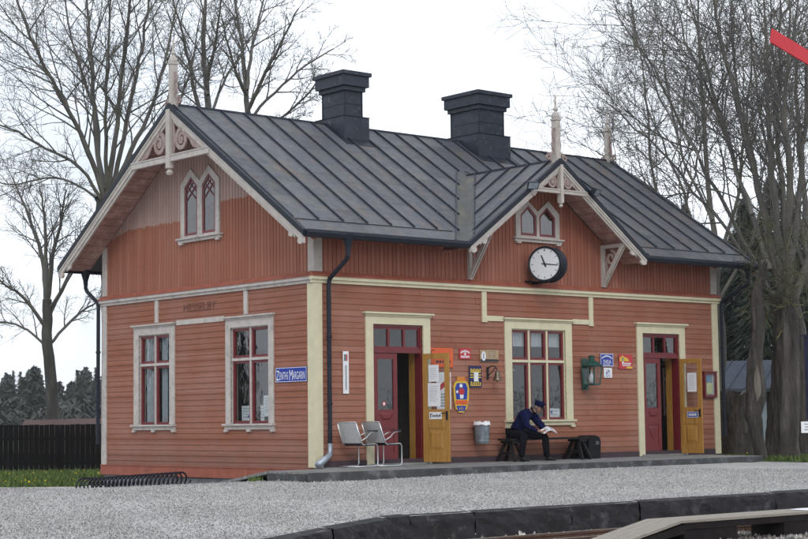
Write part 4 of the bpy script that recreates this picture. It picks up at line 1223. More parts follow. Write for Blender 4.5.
# ------------------------------------------------------------------ chairs
def make_chair():
    t = empty('steel_chair', (0, 0, 0), 'x', 'chair', 'steel chairs by the door', local=True)
    f = MB(); rr = .0125
    hw = .25
    # one bent tube on each side: floor runner, front leg, seat rail, back
    for s in (-1, 1):
        x = s * hw
        f.tube([(x, .30, .013), (x, -.22, .013), (x, -.265, .03), (x, -.28, .08), (x, -.275, .38), (x, -.255, .425), (x, -.20, .44), (x, .12, .425), (x, .165, .44), (x * .99, .19, .49), (x * .97, .33, .84)], rr, 8)
        # arm rest tube
        f.tube([(x * 1.03, .205, .50), (x * 1.1, .06, .57), (x * 1.14, .0, .635), (x * 1.14, -.05, .66), (x * 1.14, -.22, .675)], rr * .9, 8)
        f.tube([(x * 1.0, .235, .60), (x * 1.12, .17, .64), (x * 1.14, .10, .66)], rr * .8, 6)
    f.tube([(-hw, .30, .013), (hw, .30, .013)], rr, 8)
    f.tube([(-hw * .97, .33, .84), (-hw * .9, .337, .862), (hw * .9, .337, .862), (hw * .97, .33, .84)], rr, 8)
    f.tube([(-hw, -.20, .435), (hw, -.20, .435)], rr * .8, 6)
    f.build('tube_frame', M['chrome'], t, smooth=True)
    b = MB()
    n = 8
    for i in range(n + 1):
        q = i / n; y = .18 + q * .155; z = .46 + q * .385
        for j in range(7):
            u = j / 6 * 2 - 1
            b.v.append((u * hw * .93, y + .035 * (1 - u * u), z))
    for i in range(n):
        for j in range(6):
            a = i * 7 + j; b.f.append((a, a + 1, a + 8, a + 7))
    b.build('backrest', M['meshsteel'], t, smooth=True)
    s = MB(); s.box(-hw + .005, hw - .005, -.255, .15, .432, .452); s.box(-hw - .014, hw + .014, -.15, .10, .405, .431)
    s.build('seat', M['blackpaint'], t)
    for sg in (-1, 1):
        a = MB(); x = sg * hw * 1.14; a.box(x - .025, x + .025, -.23, .03, .682, .703); a.build('armrest', M['blackpaint'], t)
    return t
c1 = make_chair(); c1.location = (.70, -.45, .0); c1.rotation_euler = (0, 0, R(99))
c1['label'] = 'tubular steel chair on the deck, the one nearer the house corner'
c2 = copy_tree(c1); c2.location = (1.29, -.47, .0); c2.rotation_euler = (0, 0, R(96))
c2['label'] = 'tubular steel chair in front of the closed dark red door leaf'

# ------------------------------------------------------------------ bench
bn = empty('wooden_bench', (5.7, -.35, 0), 'long dark plank bench on trestle legs under the wide window', 'bench')
mb = MB(); mb.box(4.68, 7.04, -.55, -.36, .435, .475); mb.box(4.68, 7.04, -.35, -.16, .435, .475); mb.build('seat', M['benchwood'], bn)
for x0_ in (4.86, 6.88):
    for dx in (-.10, .10):
        for s in (-1, 1):
            l = MB(); l.bar((x0_ + dx * .6, -.355 + s * .07, .42), (x0_ + dx * 1.3, -.355 + s * .27, .0), .05, .06, (0, 1, 0)); l.build('leg', M['benchwood'], bn)
    r = MB(); r.bar((x0_ - .09, -.51, .17), (x0_ - .09, -.20, .17), .03, .06); r.bar((x0_, -.54, .405), (x0_, -.17, .405), .22, .05); r.build('crossbar', M['benchwood'], bn)

# ------------------------------------------------------------------ person reading
def skin(verts, edges, radii, root=0, sub=2):
    bm = bmesh.new(); ly = bm.verts.layers.skin.verify()
    vs = [bm.verts.new(v) for v in verts]
    for a, b in edges: bm.edges.new((vs[a], vs[b]))
    for i, v in enumerate(vs):
        rd = radii[i]; v[ly].radius = rd if hasattr(rd, '__len__') else (rd, rd)
        v[ly].use_root = (i == root)
    me = bpy.data.meshes.new('tmp'); bm.to_mesh(me); bm.free()
    ob = bpy.data.objects.new('tmp', me); C.objects.link(ob)
    md = ob.modifiers.new('s', 'SKIN'); md.use_smooth_shade = True
    sb = ob.modifiers.new('u', 'SUBSURF'); sb.levels = sub; sb.render_levels = sub
    bpy.context.view_layer.update()
    out = bpy.data.meshes.new_from_object(ob.evaluated_get(bpy.context.evaluated_depsgraph_get()))
    vs = [tuple(v.co) for v in out.vertices]; fs = [tuple(p.vertices) for p in out.polygons]
    bpy.data.objects.remove(ob); bpy.data.meshes.remove(me); bpy.data.meshes.remove(out)
    return vs, fs

PE = empty('person', (5.08, -.32, 0), 'seated person in navy sweater and peaked cap bent over a sheaf of papers', 'person')
pel = Vector((5.08, -.30, .56)); hipR = Vector((4.99, -.33, .55)); hipL = Vector((5.20, -.36, .55))
kneR = Vector((4.90, -.73, .535)); kneL = Vector((5.48, -.76, .525)); ankR = Vector((4.82, -.72, .10)); ankL = Vector((5.50, -.80, .10))
toeR = Vector((4.90, -.93, .03)); toeL = Vector((5.60, -1.0, .03))
wai = Vector((5.12, -.33, .72)); che = Vector((5.22, -.45, .93)); nec = Vector((5.33, -.545, 1.05)); 
shR = Vector((5.07, -.55, .985)); shL = Vector((5.43, -.42, .985)); elR = Vector((5.02, -.70, .71)); elL = Vector((5.55, -.63, .70))
wrR = Vector((5.22, -.87, .615)); wrL = Vector((5.46, -.88, .625))
hd = Vector((5.43, -.625, 1.115))
face = Vector((.34, -.80, -.50)).normalized(); upd = (Vector((0.1, -.2, 1)) - face * Vector((0.1, -.2, 1)).dot(face)).normalized(); sid = face.cross(upd).normalized()
hv = [pel, wai, che, nec, hd - upd * .05, shR, elR, wrR, shL, elL, wrL, hipR, kneR, ankR, hipL, kneL, ankL]
he = [(0, 1), (1, 2), (2, 3), (3, 4), (2, 5), (5, 6), (6, 7), (2, 8), (8, 9), (9, 10), (0, 11), (11, 12), (12, 13), (0, 14), (14, 15), (15, 16)]
hr = [.11, .11, .10, .055, .055, .05, .037, .026, .05, .037, .026, .075, .052, .035, .075, .052, .035]
# hands: palm plus four fingers and a thumb curling round the sheet
def hand(w, fw, side, inw):
    """w wrist, fw hand direction, inw direction towards the paper's underside"""
    o = len(hv); fw = fw.normalized(); side = side.normalized()
    hv.append(w + fw * .045); hr.append((.034, .016)); he.append((o - 0, -1))
    return o
bv, bf = skin(hv, he, hr, 0, 2)
body = MB(); body.add(bv, bf)
def add_hand(w, fw, across, curl):
    fw = fw.normalized(); across = (across - fw * across.dot(fw)).normalized(); nrm = curl.normalized()
    V_ = [w - fw * .02, w + fw * .03, w + fw * .075]; E_ = [(0, 1), (1, 2)]; R_ = [.024, (.034, .02), (.038, .018)]
    body.add(*skin(V_, E_, R_, 0, 1))
    for i, (off, ln) in enumerate(((-.030, .062), (-.010, .072), (.010, .068), (.029, .052))):
        b0 = w + fw * .065 + across * off
        p = [b0, b0 + fw * ln * .45 + nrm * .004, b0 + fw * ln * .8 + nrm * .018, b0 + fw * ln * .95 + nrm * .036]
        body.add(*skin(p, [(0, 1), (1, 2), (2, 3)], [.0095, .009, .0085, .007], 0, 1))
    b0 = w + fw * .025 - across * .030
    p = [b0, b0 - across * .022 + fw * .025 - nrm * .012, b0 - across * .018 + fw * .060 - nrm * .02]
    body.add(*skin(p, [(0, 1), (1, 2)], [.012, .0105, .008], 0, 1))
add_hand(wrR, Vector((.75, -.55, .02)), Vector((.45, .6, .5)), Vector((.2, -.1, .9)))
add_hand(wrL, Vector((-.15, -.95, .05)), Vector((-.9, .15, .2)), Vector((0, -.2, .9)))
# head: shaped sphere with brow, nose, jaw, ears
n1, n2 = 20, 16; ov = len(body.v)
for i in range(n2 + 1):
    th = PI * i / n2
    for j in range(n1):
        ph = 2 * PI * j / n1
        a = math.sin(th) * math.cos(ph); b = math.sin(th) * math.sin(ph); c = math.cos(th)   # a forward, b side, c up
        rx, ry, rz = .102, .078, .118
        if c < 0: ry *= 1 + .28 * c; rx *= 1 + .12 * c
        f_ = a * rx
        if a > 0:
            if abs(b) < .22 and -.35 < c < .12: f_ += .026 * (1 - abs(b) / .22) * (1 - abs(c + .14) / .3) 
            if .1 < c < .3 and abs(b) < .6: f_ += .006
            if -.02 < c < .16 and .15 < abs(b) < .55: f_ -= .008
            if -.62 < c < -.45 and abs(b) < .35: f_ += .005
            if c < -.75: f_ += .014
        p = hd + face * f_ + sid * b * ry + upd * c * rz
        body.v.append(tuple(p))
for i in range(n2):
    for j in range(n1):
        j2 = (j + 1) % n1; body.f.append((ov + i * n1 + j, ov + (i + 1) * n1 + j, ov + (i + 1) * n1 + j2, ov + i * n1 + j2))
for s in (-1, 1):
    e0 = hd + sid * s * .077 - face * .005
    body.add(*skin([e0 + upd * .03, e0 + sid * s * .012 + upd * .015 - face * .008, e0 + sid * s * .008 - upd * .022], [(0, 1), (1, 2)], [.012, .016, .010], 0, 1))
body.build('body', M['skin'], PE, smooth=True)
# eyes and mouth
ey = MB()
for s in (-1, 1):
    c = hd + face * .090 + sid * s * .032 + upd * .012
    ey.tube([c - sid * .012, c, c + sid * .012], [.003, .007, .003], 6)
c = hd + face * .098 - upd * .062
ey.tube([c - sid * .022, c + face * .004, c + sid * .022], [.002, .004, .002], 6)
ey.build('eyes', M['hair'], PE, smooth=True)
hb = MB(); n1, n2 = 18, 8; ov = len(hb.v)
for i in range(n2 + 1):
    th = R(35) + R(85) * i / n2
    for j in range(n1):
        ph = R(70) + R(220) * j / (n1 - 1)
        a = math.sin(th) * math.cos(ph); b = math.sin(th) * math.sin(ph); c = math.cos(th)
        p = hd + face * a * .109 + sid * b * .085 + upd * c * .124; hb.v.append(tuple(p))
for i in range(n2):
    for j in range(n1 - 1): hb.f.append((ov + i * n1 + j, ov + (i + 1) * n1 + j, ov + (i + 1) * n1 + j + 1, ov + i * n1 + j + 1))
hb.build('hair', M['hair'], PE, smooth=True)
# cap: band, crown, peak, badge
capf = lambda a, b, c: tuple(hd + upd * (.050 + c) + face * (a - .004) + sid * b)
cp = MB(); cp.lathe([(.094, -.012), (.099, .0), (.100, .042), (.112, .060), (.114, .072), (.100, .088), (.05, .096), (.001, .098)], 22, lambda a, b, c: capf(a * 1.12, b * .96, c + a * .12))
CP = cp.build('cap', M['navywool'], PE, smooth=True)
pk = MB(); n = 12
for i in range(n + 1):
    t = R(-58) + R(116) * i / n
    pk.v += [capf(.108 * math.cos(t), .094 * math.sin(t), .004), capf(.108 * math.cos(t) + .062 * math.cos(t) ** .7, .094 * math.sin(t) * 1.05, -.014)]
for i in range(n): pk.f.append((2 * i, 2 * i + 2, 2 * i + 3, 2 * i + 1))
pk.build('cap_peak', M['shoe'], CP, smooth=True)
bd = MB(); bd.lathe([(.001, 0), (.014, .0), (.016, .004), (.001, .008)], 10, lambda a, b, c: capf(.116 + c, a, .040 + b * 1.5)); bd.build('cap_badge', M['gold'], CP)
# clothes
sw_v = [pel + Vector((-.01, .01, .01)), wai, che, nec - Vector((.02, -.01, .015)), shR, elR, wrR + (elR - wrR).normalized() * .03, shL, elL, wrL + (elL - wrL).normalized() * .03]
from mathutils import noise as mnoise
def folds(mb, amp, sc):
    mb.v = [tuple(Vector(v) + mnoise.noise_vector(Vector((v[0] * sc, v[1] * sc, v[2] * sc * 1.8))) * amp) for v in mb.v]; return mb
sw_e = [(0, 1), (1, 2), (2, 3), (2, 4), (4, 5), (5, 6), (2, 7), (7, 8), (8, 9)]
sw_r = [(.185, .16), (.195, .165), (.195, .15), .075, .105, .078, .050, .105, .078, .050]
s = MB(); s.add(*skin(sw_v, sw_e, sw_r, 0, 2)); 
folds(s, .016, 9); SWO = s.build('sweater', M['navywool'], PE, smooth=True)
tr_v = [pel - Vector((0, 0, .0)), hipR, (hipR + kneR) / 2, kneR, (kneR + ankR) / 2 + Vector((0, -.0, 0)), ankR + Vector((0, .01, -.025)), hipL, (hipL + kneL) / 2, kneL, (kneL + ankL) / 2, ankL + Vector((0, .01, -.025))]
tr_e = [(0, 1), (1, 2), (2, 3), (3, 4), (4, 5), (0, 6), (6, 7), (7, 8), (8, 9), (9, 10)]
tr_r = [(.165, .14), .12, .105, .092, .080, .076, .12, .105, .092, .080, .076]
s = MB(); s.add(*skin(tr_v, tr_e, tr_r, 0, 2)); folds(s, .012, 8); s.build('trousers', M['trouser'], PE, smooth=True)
s = MB(); nd_ = (hd - nec).normalized(); ca1 = nd_.orthogonal().normalized(); cb1 = nd_.cross(ca1)
s.tube([nec + nd_ * .012 + (ca1 * math.cos(i * PI / 8) + cb1 * math.sin(i * PI / 8)) * .068 for i in range(17)], .020, 8); s.build('collar', M['trouser'], PE, smooth=True)
for ank, toe in ((ankR, toeR), (ankL, toeL)):
    d = (toe - ank); d.z = 0; d.normalize()
    hl = Vector((ank.x, ank.y, .035)) - d * .05
    s = MB(); s.add(*skin([hl, hl + d * .09 + Vector((0, 0, .01)), hl + d * .19, hl + d * .26 - Vector((0, 0, .004)), Vector((ank.x, ank.y, .09))], [(0, 1), (1, 2), (2, 3), (1, 4)], [(.036, .036), (.042, .042), (.044, .034), (.032, .026), .046], 0, 2))
    s.build('shoe', M['shoe'], PE, smooth=True)
# the papers
pp = MB(); c = Vector((5.40, -.965, .635)); ax = Vector((.9, -.42, .02)).normalized(); bx_ = Vector((.34, .80, .30)).normalized()
for k in range(3):
    n = 8; o = len(pp.v); sh = Vector((.006 * k, .012 * k, .007 * k)); ro = .05 * (k - 1)
    for i in range(n + 1):
        q = i / n - .5
        for j in (-1, 0, 1):
            p = c + sh + ax * q * .29 + bx_ * (j * .11 + q * ro) + Vector((0, 0, .035 * math.cos(q * 5) + .01 * k * q))
            pp.v.append(tuple(p))
    for i in range(n):
        for j in range(2):
            a = o + i * 3 + j; pp.f.append((a, a + 3, a + 4, a + 1))
po = tag(pp.build('papers', M['white'], loc=tuple(c), smooth=True), 'loose white sheets held open by the seated reader', 'papers')
pr_ = MB(); nn_ = ax.cross(bx_).normalized()
for i in range(9):
    for (qa, qb) in ((-.42, -.06), (.06, .40)):
        for k in range(5):
            q0_ = qa + (qb - qa) * k / 5; q1_ = q0_ + .055; j_ = -.85 + i * .2
            pr_.add([tuple(c + Vector((.012, .024, .0165)) + ax * q * .29 + bx_ * ((j_ + dj) * .11 + q * .05) + Vector((0, 0, .035 * math.cos(q * 5) + .02 * q))) for q, dj in ((q0_, 0), (q1_, 0), (q1_, .07), (q0_, .07))], [(0, 1, 2, 3)])
pr_.build('lettering', M['ink'], po)

# ------------------------------------------------------------------ station clock
ck = empty('station_clock', (5.89, -.5, 4.18), 'round double faced black station clock under the small twin window', 'clock')
ca = R(203); cn = Vector((math.cos(ca), math.sin(ca), 0)); cs = Vector((-cn.y, cn.x, 0)) * -1  # cs: viewer's right when facing the dial
cs = Vector((0, 0, 1)).cross(cn)
CC = Vector((5.96, -.47, 4.185))
def ckf(a, b, c): return tuple(CC + cs * a + Vector((0, 0, 1)) * b + cn * c)
rr = .375
b = MB(); 
b.lathe([(rr - .03, .165), (rr - .035, .19), (rr, .20), (rr + .012, .18), (rr + .012, .135), (rr - .02, .115), (rr - .045, .09), (rr - .045, -.09), (rr - .02, -.115), (rr + .012, -.135), (rr + .012, -.18), (rr, -.20), (rr - .035, -.19), (rr - .03, -.165)], 40, ckf)
b.build('case', M['blackmetal'], ck)
for s in (1, -1):
    f = MB(); f.plate([[((rr - .034) * math.cos(i * PI / 20), (rr - .034) * math.sin(i * PI / 20)) for i in range(40)]], s * .170, s * .172, ckf)
    F_ = f.build('dial', M['clockface'], ck)
    k = MB(); sg = s
    for i in range(12):
        t = i * PI / 6; r0 = rr - .105; r1 = rr - .055
        w = .012
        for q in ((-.012, .012) if i in (0,) else (0,)):
            cx, sx_ = math.sin(t), math.cos(t)
            pts = [(r0 * cx + (w / 2 + q) * sx_, r0 * sx_ - (w / 2 + q) * cx), (r1 * cx + (w / 2 + q) * sx_, r1 * sx_ - (w / 2 + q) * cx), (r1 * cx - (w / 2 - q) * sx_, r1 * sx_ + (w / 2 - q) * cx), (r0 * cx - (w / 2 - q) * sx_, r0 * sx_ + (w / 2 - q) * cx)]
            k.plate([[(p[0] * sg, p[1]) for p in pts]], s * .1725, s * .1745, ckf)
    def handp(ang, l, t, w):
        cx, sx_ = math.sin(ang), math.cos(ang)
        pts = [(-t * cx + w * .8 * sx_, -t * sx_ - w * .8 * cx), (l * cx + w * .5 * sx_, l * sx_ - w * .5 * cx), (l * cx - w * .5 * sx_, l * sx_ + w * .5 * cx), (-t * cx - w * .8 * sx_, -t * sx_ + w * .8 * cx)]
        return [(p[0] * sg, p[1]) for p in pts]
    k.build('numerals', M['letter_dark'], F_)
    h = MB(); h.plate([handp(R(338), .205, .07, .024)], s * .1765, s * .1785, ckf); h.plate([handp(R(97), .315, .07, .016)], s * .180, s * .182, ckf)
    h.plate([[(.022 * math.cos(i * PI / 8), .022 * math.sin(i * PI / 8)) for i in range(16)]], s * .175, s * .184, ckf)
    h.build('hands', M['letter_dark'], F_)
a = MB(); a.bar((5.96, -.10, 3.835), (5.96, -.0, 3.835), .5, .03); a.bar(tuple(CC - Vector((0, 0, rr - .03))), (CC.x, CC.y, 3.80), .06, .06); a.bar((CC.x, CC.y - .03, 3.81), (CC.x - .0, -.01, 3.81), .07, .045)
a.bar((CC.x, CC.y + .2, CC.z), (CC.x, -.01, CC.z), .07, .07)
a.build('mounting_arm', M['blackmetal'], ck)

# floodlights on the cross gable
for (x, sg, lab) in ((5.10, -1, 'small black floodlight on the left end of the cross gable tie beam'), (7.03, 1, 'small black floodlight on the right end of the cross gable tie beam')):
    o = empty('floodlight', (x, -.85, 5.80), lab, 'floodlight', 'floodlights on the cross gable')
    b = MB()
    c = Vector((x, -.92, 5.80)); dirv = Vector((sg * .25, -.75, -.55)).normalized(); rt = dirv.cross(Vector((0, 0, 1))).normalized(); uq = rt.cross(dirv)
    vs = [c + rt * i * .13 + uq * j * .085 + dirv * .05 for i, j in ((-1, -1), (1, -1), (1, 1), (-1, 1))] + [c + rt * i * .08 + uq * j * .05 - dirv * .08 for i, j in ((-1, -1), (1, -1), (1, 1), (-1, 1))]
    b.add(vs, [(4, 5, 6, 7), (0, 1, 5, 4), (1, 2, 6, 5), (2, 3, 7, 6), (3, 0, 4, 7), (3, 2, 1, 0)])
    b.build('housing', M['blackmetal'], o)
    g = MB(); g.add([c + rt * i * .11 + uq * j * .07 + dirv * .052 for i, j in ((-1, -1), (1, -1), (1, 1), (-1, 1))], [(0, 1, 2, 3)]); g.build('lens', M['zinc'], o)
    a = MB(); a.bar(tuple(c - dirv * .06), (x - sg * .05, -.79, 5.80), .03, .03); a.build('arm', M['blackmetal'], o)
cb = MB(); cb.tube([(5.15, -.82, 5.76), (5.2, -.80, 5.62), (5.32, -.76, 5.60), (5.42, -.74, 5.70), (5.45, -.70, 5.76)], .008, 5)
tag(cb.build('cable', M['white_old'], loc=(5.3, -.78, 5.7)), 'thin pale cable looping below the left floodlight', 'cable')

# ------------------------------------------------------------------ signs
def plate_obj(name, label, cat, fr, u0, u1, z0, z1, mat, d0=.032, d1=.045, group=None, loops=None):
    c = fr((u0 + u1) / 2, (z0 + z1) / 2, d0)
    p = MB(); p.plate([[(u0, z0), (u1, z0), (u1, z1), (u0, z1)]] if loops is None else loops, d0, d1, fr)
    o = p.build(name, mat, loc=c)
    return tag(o, label, cat, group)
def part(mb, name, mat, o): return mb.build(name, mat, o)

o = plate_obj('enamel_sign', 'long blue enamel sign reading ZENITHS MARGARIN on the gable wall', 'sign', GR, .21, 1.23, 1.665, 1.955, M['enamel_blue'])
t = MB(); f = MB()
f.plate([[(.215, 1.67), (1.225, 1.67), (1.225, 1.95), (.215, 1.95)], [(.225, 1.68), (1.215, 1.68), (1.215, 1.94), (.225, 1.94)]], .045, .0462, GR); part(f, 'border', M['letter'], o)
lettering(t, 'Z', GR, 1.155, 1.80, .10, .19, .0465, -1); lettering(t, 'ENITHS', GR, .955, 1.79, .28, .15, .0465, -1)
lettering(t, 'M', GR, .715, 1.80, .11, .20, .0465, -1); lettering(t, 'ARGARIN', GR, .46, 1.79, .39, .155, .0465, -1); part(t, 'lettering', M['letter'], o)
t = MB(); lettering(t, 'HESSELBY', GR, 3.98, 3.345, 1.22, .17, .0305, -1)
t.build('faded_lettering', M['ghost'], H)

o = plate_obj('thermometer', 'tall white enamel thermometer beside the chairs', 'thermometer', FR, .66, .80, 1.42, 2.25, M['enamel_white'])
t = MB(); t.box(.69, .725, 2.06, 2.19, .046, .047, FR); part(t, 'green_mark', M['green'], o)
t = MB(); t.box(.735, .77, 2.06, 2.19, .046, .047, FR); part(t, 'red_mark', M['enamel_red'], o)
t = MB(); t.box(.722, .738, 1.5, 1.98, .046, .056, FR)
for i in range(14): t.box(.69, .715, 1.5 + i * .034, 1.506 + i * .034, .046, .0472, FR)
part(t, 'scale', M['ink'], o)

o = plate_obj('orange_sign', 'orange enamel sign partly hidden behind the open ochre leaf', 'sign', FR, 2.86, 3.56, 1.96, 2.36, M['enamel_orange'])
t = MB(); lettering(t, 'C', FR, 3.0, 2.27, .12, .10, .0465); print_lines(t, FR, 3.08, 3.5, 2.03, 2.12, 1, .0465, 4); part(t, 'lettering', M['letter_dark'], o)

o = plate_obj('poster', 'white poster with a red band on the wall behind the open ochre leaf', 'poster', FR, 3.10, 3.50, 1.10, 1.86, M['enamel_white'], .032, .036)
t = MB(); t.plate([[(3.15, 1.45), (3.48, 1.66), (3.48, 1.78), (3.15, 1.57)]], .0362, .037, FR); part(t, 'red_band', M['enamel_red'], o)
t = MB(); print_lines(t, FR, 3.2, 3.48, 1.14, 1.44, 5, .0372, 6); part(t, 'lettering', M['ink'], o)

o = plate_obj('red_sign', 'small red enamel sign with arched white lettering above the shield sign', 'sign', FR, 3.74, 4.06, 2.14, 2.36, M['enamel_red'])
t = MB()
n = 9
for i in range(n):
    q = (i + .5) / n * 2 - 1
    u = 3.90 + q * .13; z = 2.305 - .04 * q * q; t.box(u - .010, u + .010, z - .022, z + .022, .046, .047, FR)
t.plate([[(3.90 + .026 * math.cos(i * PI / 6), 2.245 + .03 * math.sin(i * PI / 6)) for i in range(12)]], .046, .047, FR)
for i in range(8):
    u = 3.79 + i * .031; t.box(u - .010, u + .010, 2.165, 2.21, .046, .047, FR)
part(t, 'lettering', M['letter'], o)

o = plate_obj('tan_sign', 'tan pictorial sign with a white oval above the bell', 'sign', FR, 4.33, 4.86, 2.09, 2.34, M['tan'])
t = MB(); t.box(4.335, 4.855, 2.095, 2.145, .046, .0465, FR); part(t, 'dark_strip', M['letter_dark'], o)
t = MB(); t.plate([[(4.425 + .065 * math.cos(i * PI / 10), 2.21 + .10 * math.sin(i * PI / 10)) for i in range(20)]], .0467, .048, FR); part(t, 'oval', M['letter'], o)
t = MB(); t.box(4.41, 4.44, 2.15, 2.27, .0482, .0486, FR); print_lines(t, FR, 4.53, 4.82, 2.29, 2.32, 1, .047, 5); print_lines(t, FR, 4.55, 4.84, 2.17, 2.27, 3, .0466, 15, .3); part(t, 'lettering', M['ink'], o)

o = plate_obj('navy_sign', 'navy enamel sign with yellow script and a pale blue panel', 'sign', FR, 4.01, 4.36, 1.555, 2.00, M['enamel_navy'])
t = MB()
for z, hgt, nn in ((1.90, .085, 7), (1.63, .085, 6)):
    for i in range(nn):
        u = 4.055 + i * (.26 / (nn - 1)); k = .5 if i % 2 else 1
        t.plate([[(u - .017, z - hgt * .4), (u + .012, z - hgt * .4), (u + .02, z + hgt * (.15 + .4 * k)), (u - .008, z + hgt * (.15 + .4 * k))]], .046, .047, FR)
    t.box(4.04, 4.33, z - hgt * .55, z - hgt * .40, .046, .047, FR)
for z in (1.80, 1.75): t.box(4.03, 4.13, z, z + .022, .046, .047, FR); t.box(4.27, 4.34, z, z + .022, .046, .047, FR)
part(t, 'lettering', M['enamel_yellow'], o)
t = MB(); t.box(4.14, 4.265, 1.675, 1.87, .046, .048, FR); part(t, 'panel', M['enamel_white'], o)

# shield shaped sign
sh = [(3.70, 1.03), (3.84, 1.03), (3.87, 1.08), (3.93, 1.10), (3.985, 1.30), (4.0, 1.55), (3.985, 1.60), (3.95, 1.66), (3.90, 1.68), (3.89, 1.77), (3.67, 1.77), (3.66, 1.68), (3.61, 1.66), (3.575, 1.60), (3.56, 1.55), (3.575, 1.30), (3.62, 1.10), (3.67, 1.08)]
o = plate_obj('shield_sign', 'tall yellow and blue shield sign headed REX in the middle of the wall', 'sign', FR, 3.55, 4.0, 1.03, 1.77, M['enamel_yellow'], loops=[sh])
t = MB(); t.plate([[(3.63, 1.30), (3.93, 1.30), (3.955, 1.54), (3.90, 1.64), (3.66, 1.64), (3.605, 1.54)]], .046, .047, FR); t.plate([[(3.68, 1.06), (3.86, 1.06), (3.91, 1.17), (3.63, 1.17)]], .046, .047, FR); part(t, 'blue_field', M['enamel_blue'], o)
t = MB(); t.box(3.67, 3.89, 1.685, 1.765, .046, .0475, FR); t.box(3.61, 3.95, 1.195, 1.285, .046, .0475, FR); part(t, 'orange_band', M['enamel_orange'], o)
t = MB(); lettering(t, 'REX', FR, 3.78, 1.725, .17, .06, .0482); lettering(t, 'KEX', FR, 3.77, 1.115, .12, .05, .0482); part(t, 'lettering', M['enamel_yellow'], o)
t = MB(); t.plate([[(3.74, 1.32), (3.83, 1.32), (3.84, 1.40), (3.73, 1.40)]], .0472, .0478, FR); part(t, 'white_patch', M['letter'], o); t = MB(); t.plate([[(3.77 + .045 * math.cos(i * PI / 6), 1.585 + .04 * math.sin(i * PI / 6)) for i in range(12)]], .0472, .0478, FR)
part(t, 'white_patch', M['letter'], o); t = MB(); t.plate([[(3.66 + .03 * math.cos(i * PI / 6), 1.46 + .03 * math.sin(i * PI / 6)) for i in range(12)]], .0472, .0478, FR); part(t, 'white_patch', M['letter'], o)
t = MB(); t.plate([[(3.78 + .085 * math.cos(i * PI / 8), 1.465 + .07 * math.sin(i * PI / 8)) for i in range(16)]], .0472, .048, FR); part(t, 'red_shape', M['enamel_red'], o)

o = plate_obj('blue_sign', 'square blue enamel sign reading SVEA above the lantern side', 'sign', FR, 8.0, 8.42, 2.03, 2.32, M['enamel_blue'])
t = MB(); f = MB()
f.plate([[(8.005, 2.035), (8.415, 2.035), (8.415, 2.315), (8.005, 2.315)], [(8.018, 2.048), (8.402, 2.048), (8.402, 2.302), (8.018, 2.302)]], .046, .0466, FR)
for i in range(10):
    q = (i + .5) / 10 * 2 - 1; u = 8.21 + q * .165; z = 2.265 - .055 * q * q; f.box(u - .013, u + .013, z - .016, z + .016, .046, .047, FR)
lettering(f, 'SVEA', FR, 8.22, 2.135, .26, .085, .047); print_lines(f, FR, 8.08, 8.36, 2.06, 2.085, 1, .047, 3); part(f, 'lettering', M['letter'], o)

o = plate_obj('notice', 'small pale notice with blue print below the blue enamel sign', 'notice', FR, 8.11, 8.38, 1.78, 2.00, M['enamel_white'], .032, .037)
t = MB(); t.plate([[(8.18, 1.85), (8.30, 1.93), (8.29, 1.95), (8.17, 1.87)]], .0372, .038, FR); t.plate([[(8.24 + .06 * math.cos(i * PI / 8), 1.90 + .06 * math.sin(i * PI / 8)) for i in range(16)], [(8.24 + .05 * math.cos(i * PI / 8), 1.90 + .05 * math.sin(i * PI / 8)) for i in range(16)]], .0372, .038, FR)
print_lines(t, FR, 8.14, 8.35, 1.80, 1.83, 1, .038, 9); part(t, 'lettering', M['enamel_blue'], o)

o = plate_obj('red_yellow_sign', 'red enamel sign with a yellow sun shape and white lettering by the far door', 'sign', FR, 8.61, 9.06, 1.98, 2.31, M['enamel_red'])
t = MB(); t.plate([[(8.63, 2.155), (8.95, 2.155), (8.92, 2.20), (8.86, 2.235), (8.78, 2.25), (8.73, 2.29), (8.68, 2.25), (8.63, 2.24)]], .046, .047, FR); t.plate([[(8.84, 1.99), (9.05, 1.99), (9.05, 2.035), (8.87, 2.035)]], .046, .047, FR); part(t, 'yellow_field', M['enamel_yellow'], o)
t = MB(); t.box(8.71, 8.76, 2.085, 2.15, .0472, .048, FR)
for i in range(7): t.box(8.775 + i * .034, 8.80 + i * .034, 2.085, 2.12, .0472, .048, FR)
for i in range(9): t.box(8.72 + i * .030, 8.742 + i * .030, 2.045, 2.07, .0472, .048, FR)
part(t, 'lettering', M['letter'], o)
t = MB(); t.plate([[(8.735 + .03 * math.cos(i * PI / 6), 2.205 + .045 * math.sin(i * PI / 6)) for i in range(12)]], .0472, .048, FR); part(t, 'dark_figure', M['ink'], o)

# glazed notice case by the far corner
o = empty('notice_case', (11.74, -.03, 1.62), 'dark red glazed notice case by the far corner of the front', 'notice case')
b = MB(); b.plate([[(11.52, 1.33), (11.97, 1.33), (11.97, 1.93), (11.52, 1.93)], [(11.575, 1.385), (11.915, 1.385), (11.915, 1.875), (11.575, 1.875)]], .03, .10, FR); b.box(11.50, 11.99, 1.931, 1.95, .03, .12, FR); b.build('case_frame', M['maroon'], o)
b = MB(); b.box(11.574, 11.916, 1.384, 1.876, .03, .04, FR); b.build('backing', M['ink'], o)
b = MB(); b.box(11.62, 11.86, 1.42, 1.68, .041, .043, FR); B_ = b.build('yellow_sheet', pmat('pale_yellow_paper', (.55, .56, .27), .7, .05, 3, bump=0), o)
b = MB(); b.box(11.60, 11.80, 1.70, 1.85, .041, .043, FR); b.build('blue_sheet', pmat('blue_print', (.06, .22, .36), .6, .4, 20, bump=0), o)
b = MB(); b.box(11.88, 11.905, 1.39, 1.87, .041, .043, FR); b.build('white_sheet', M['white'], o)
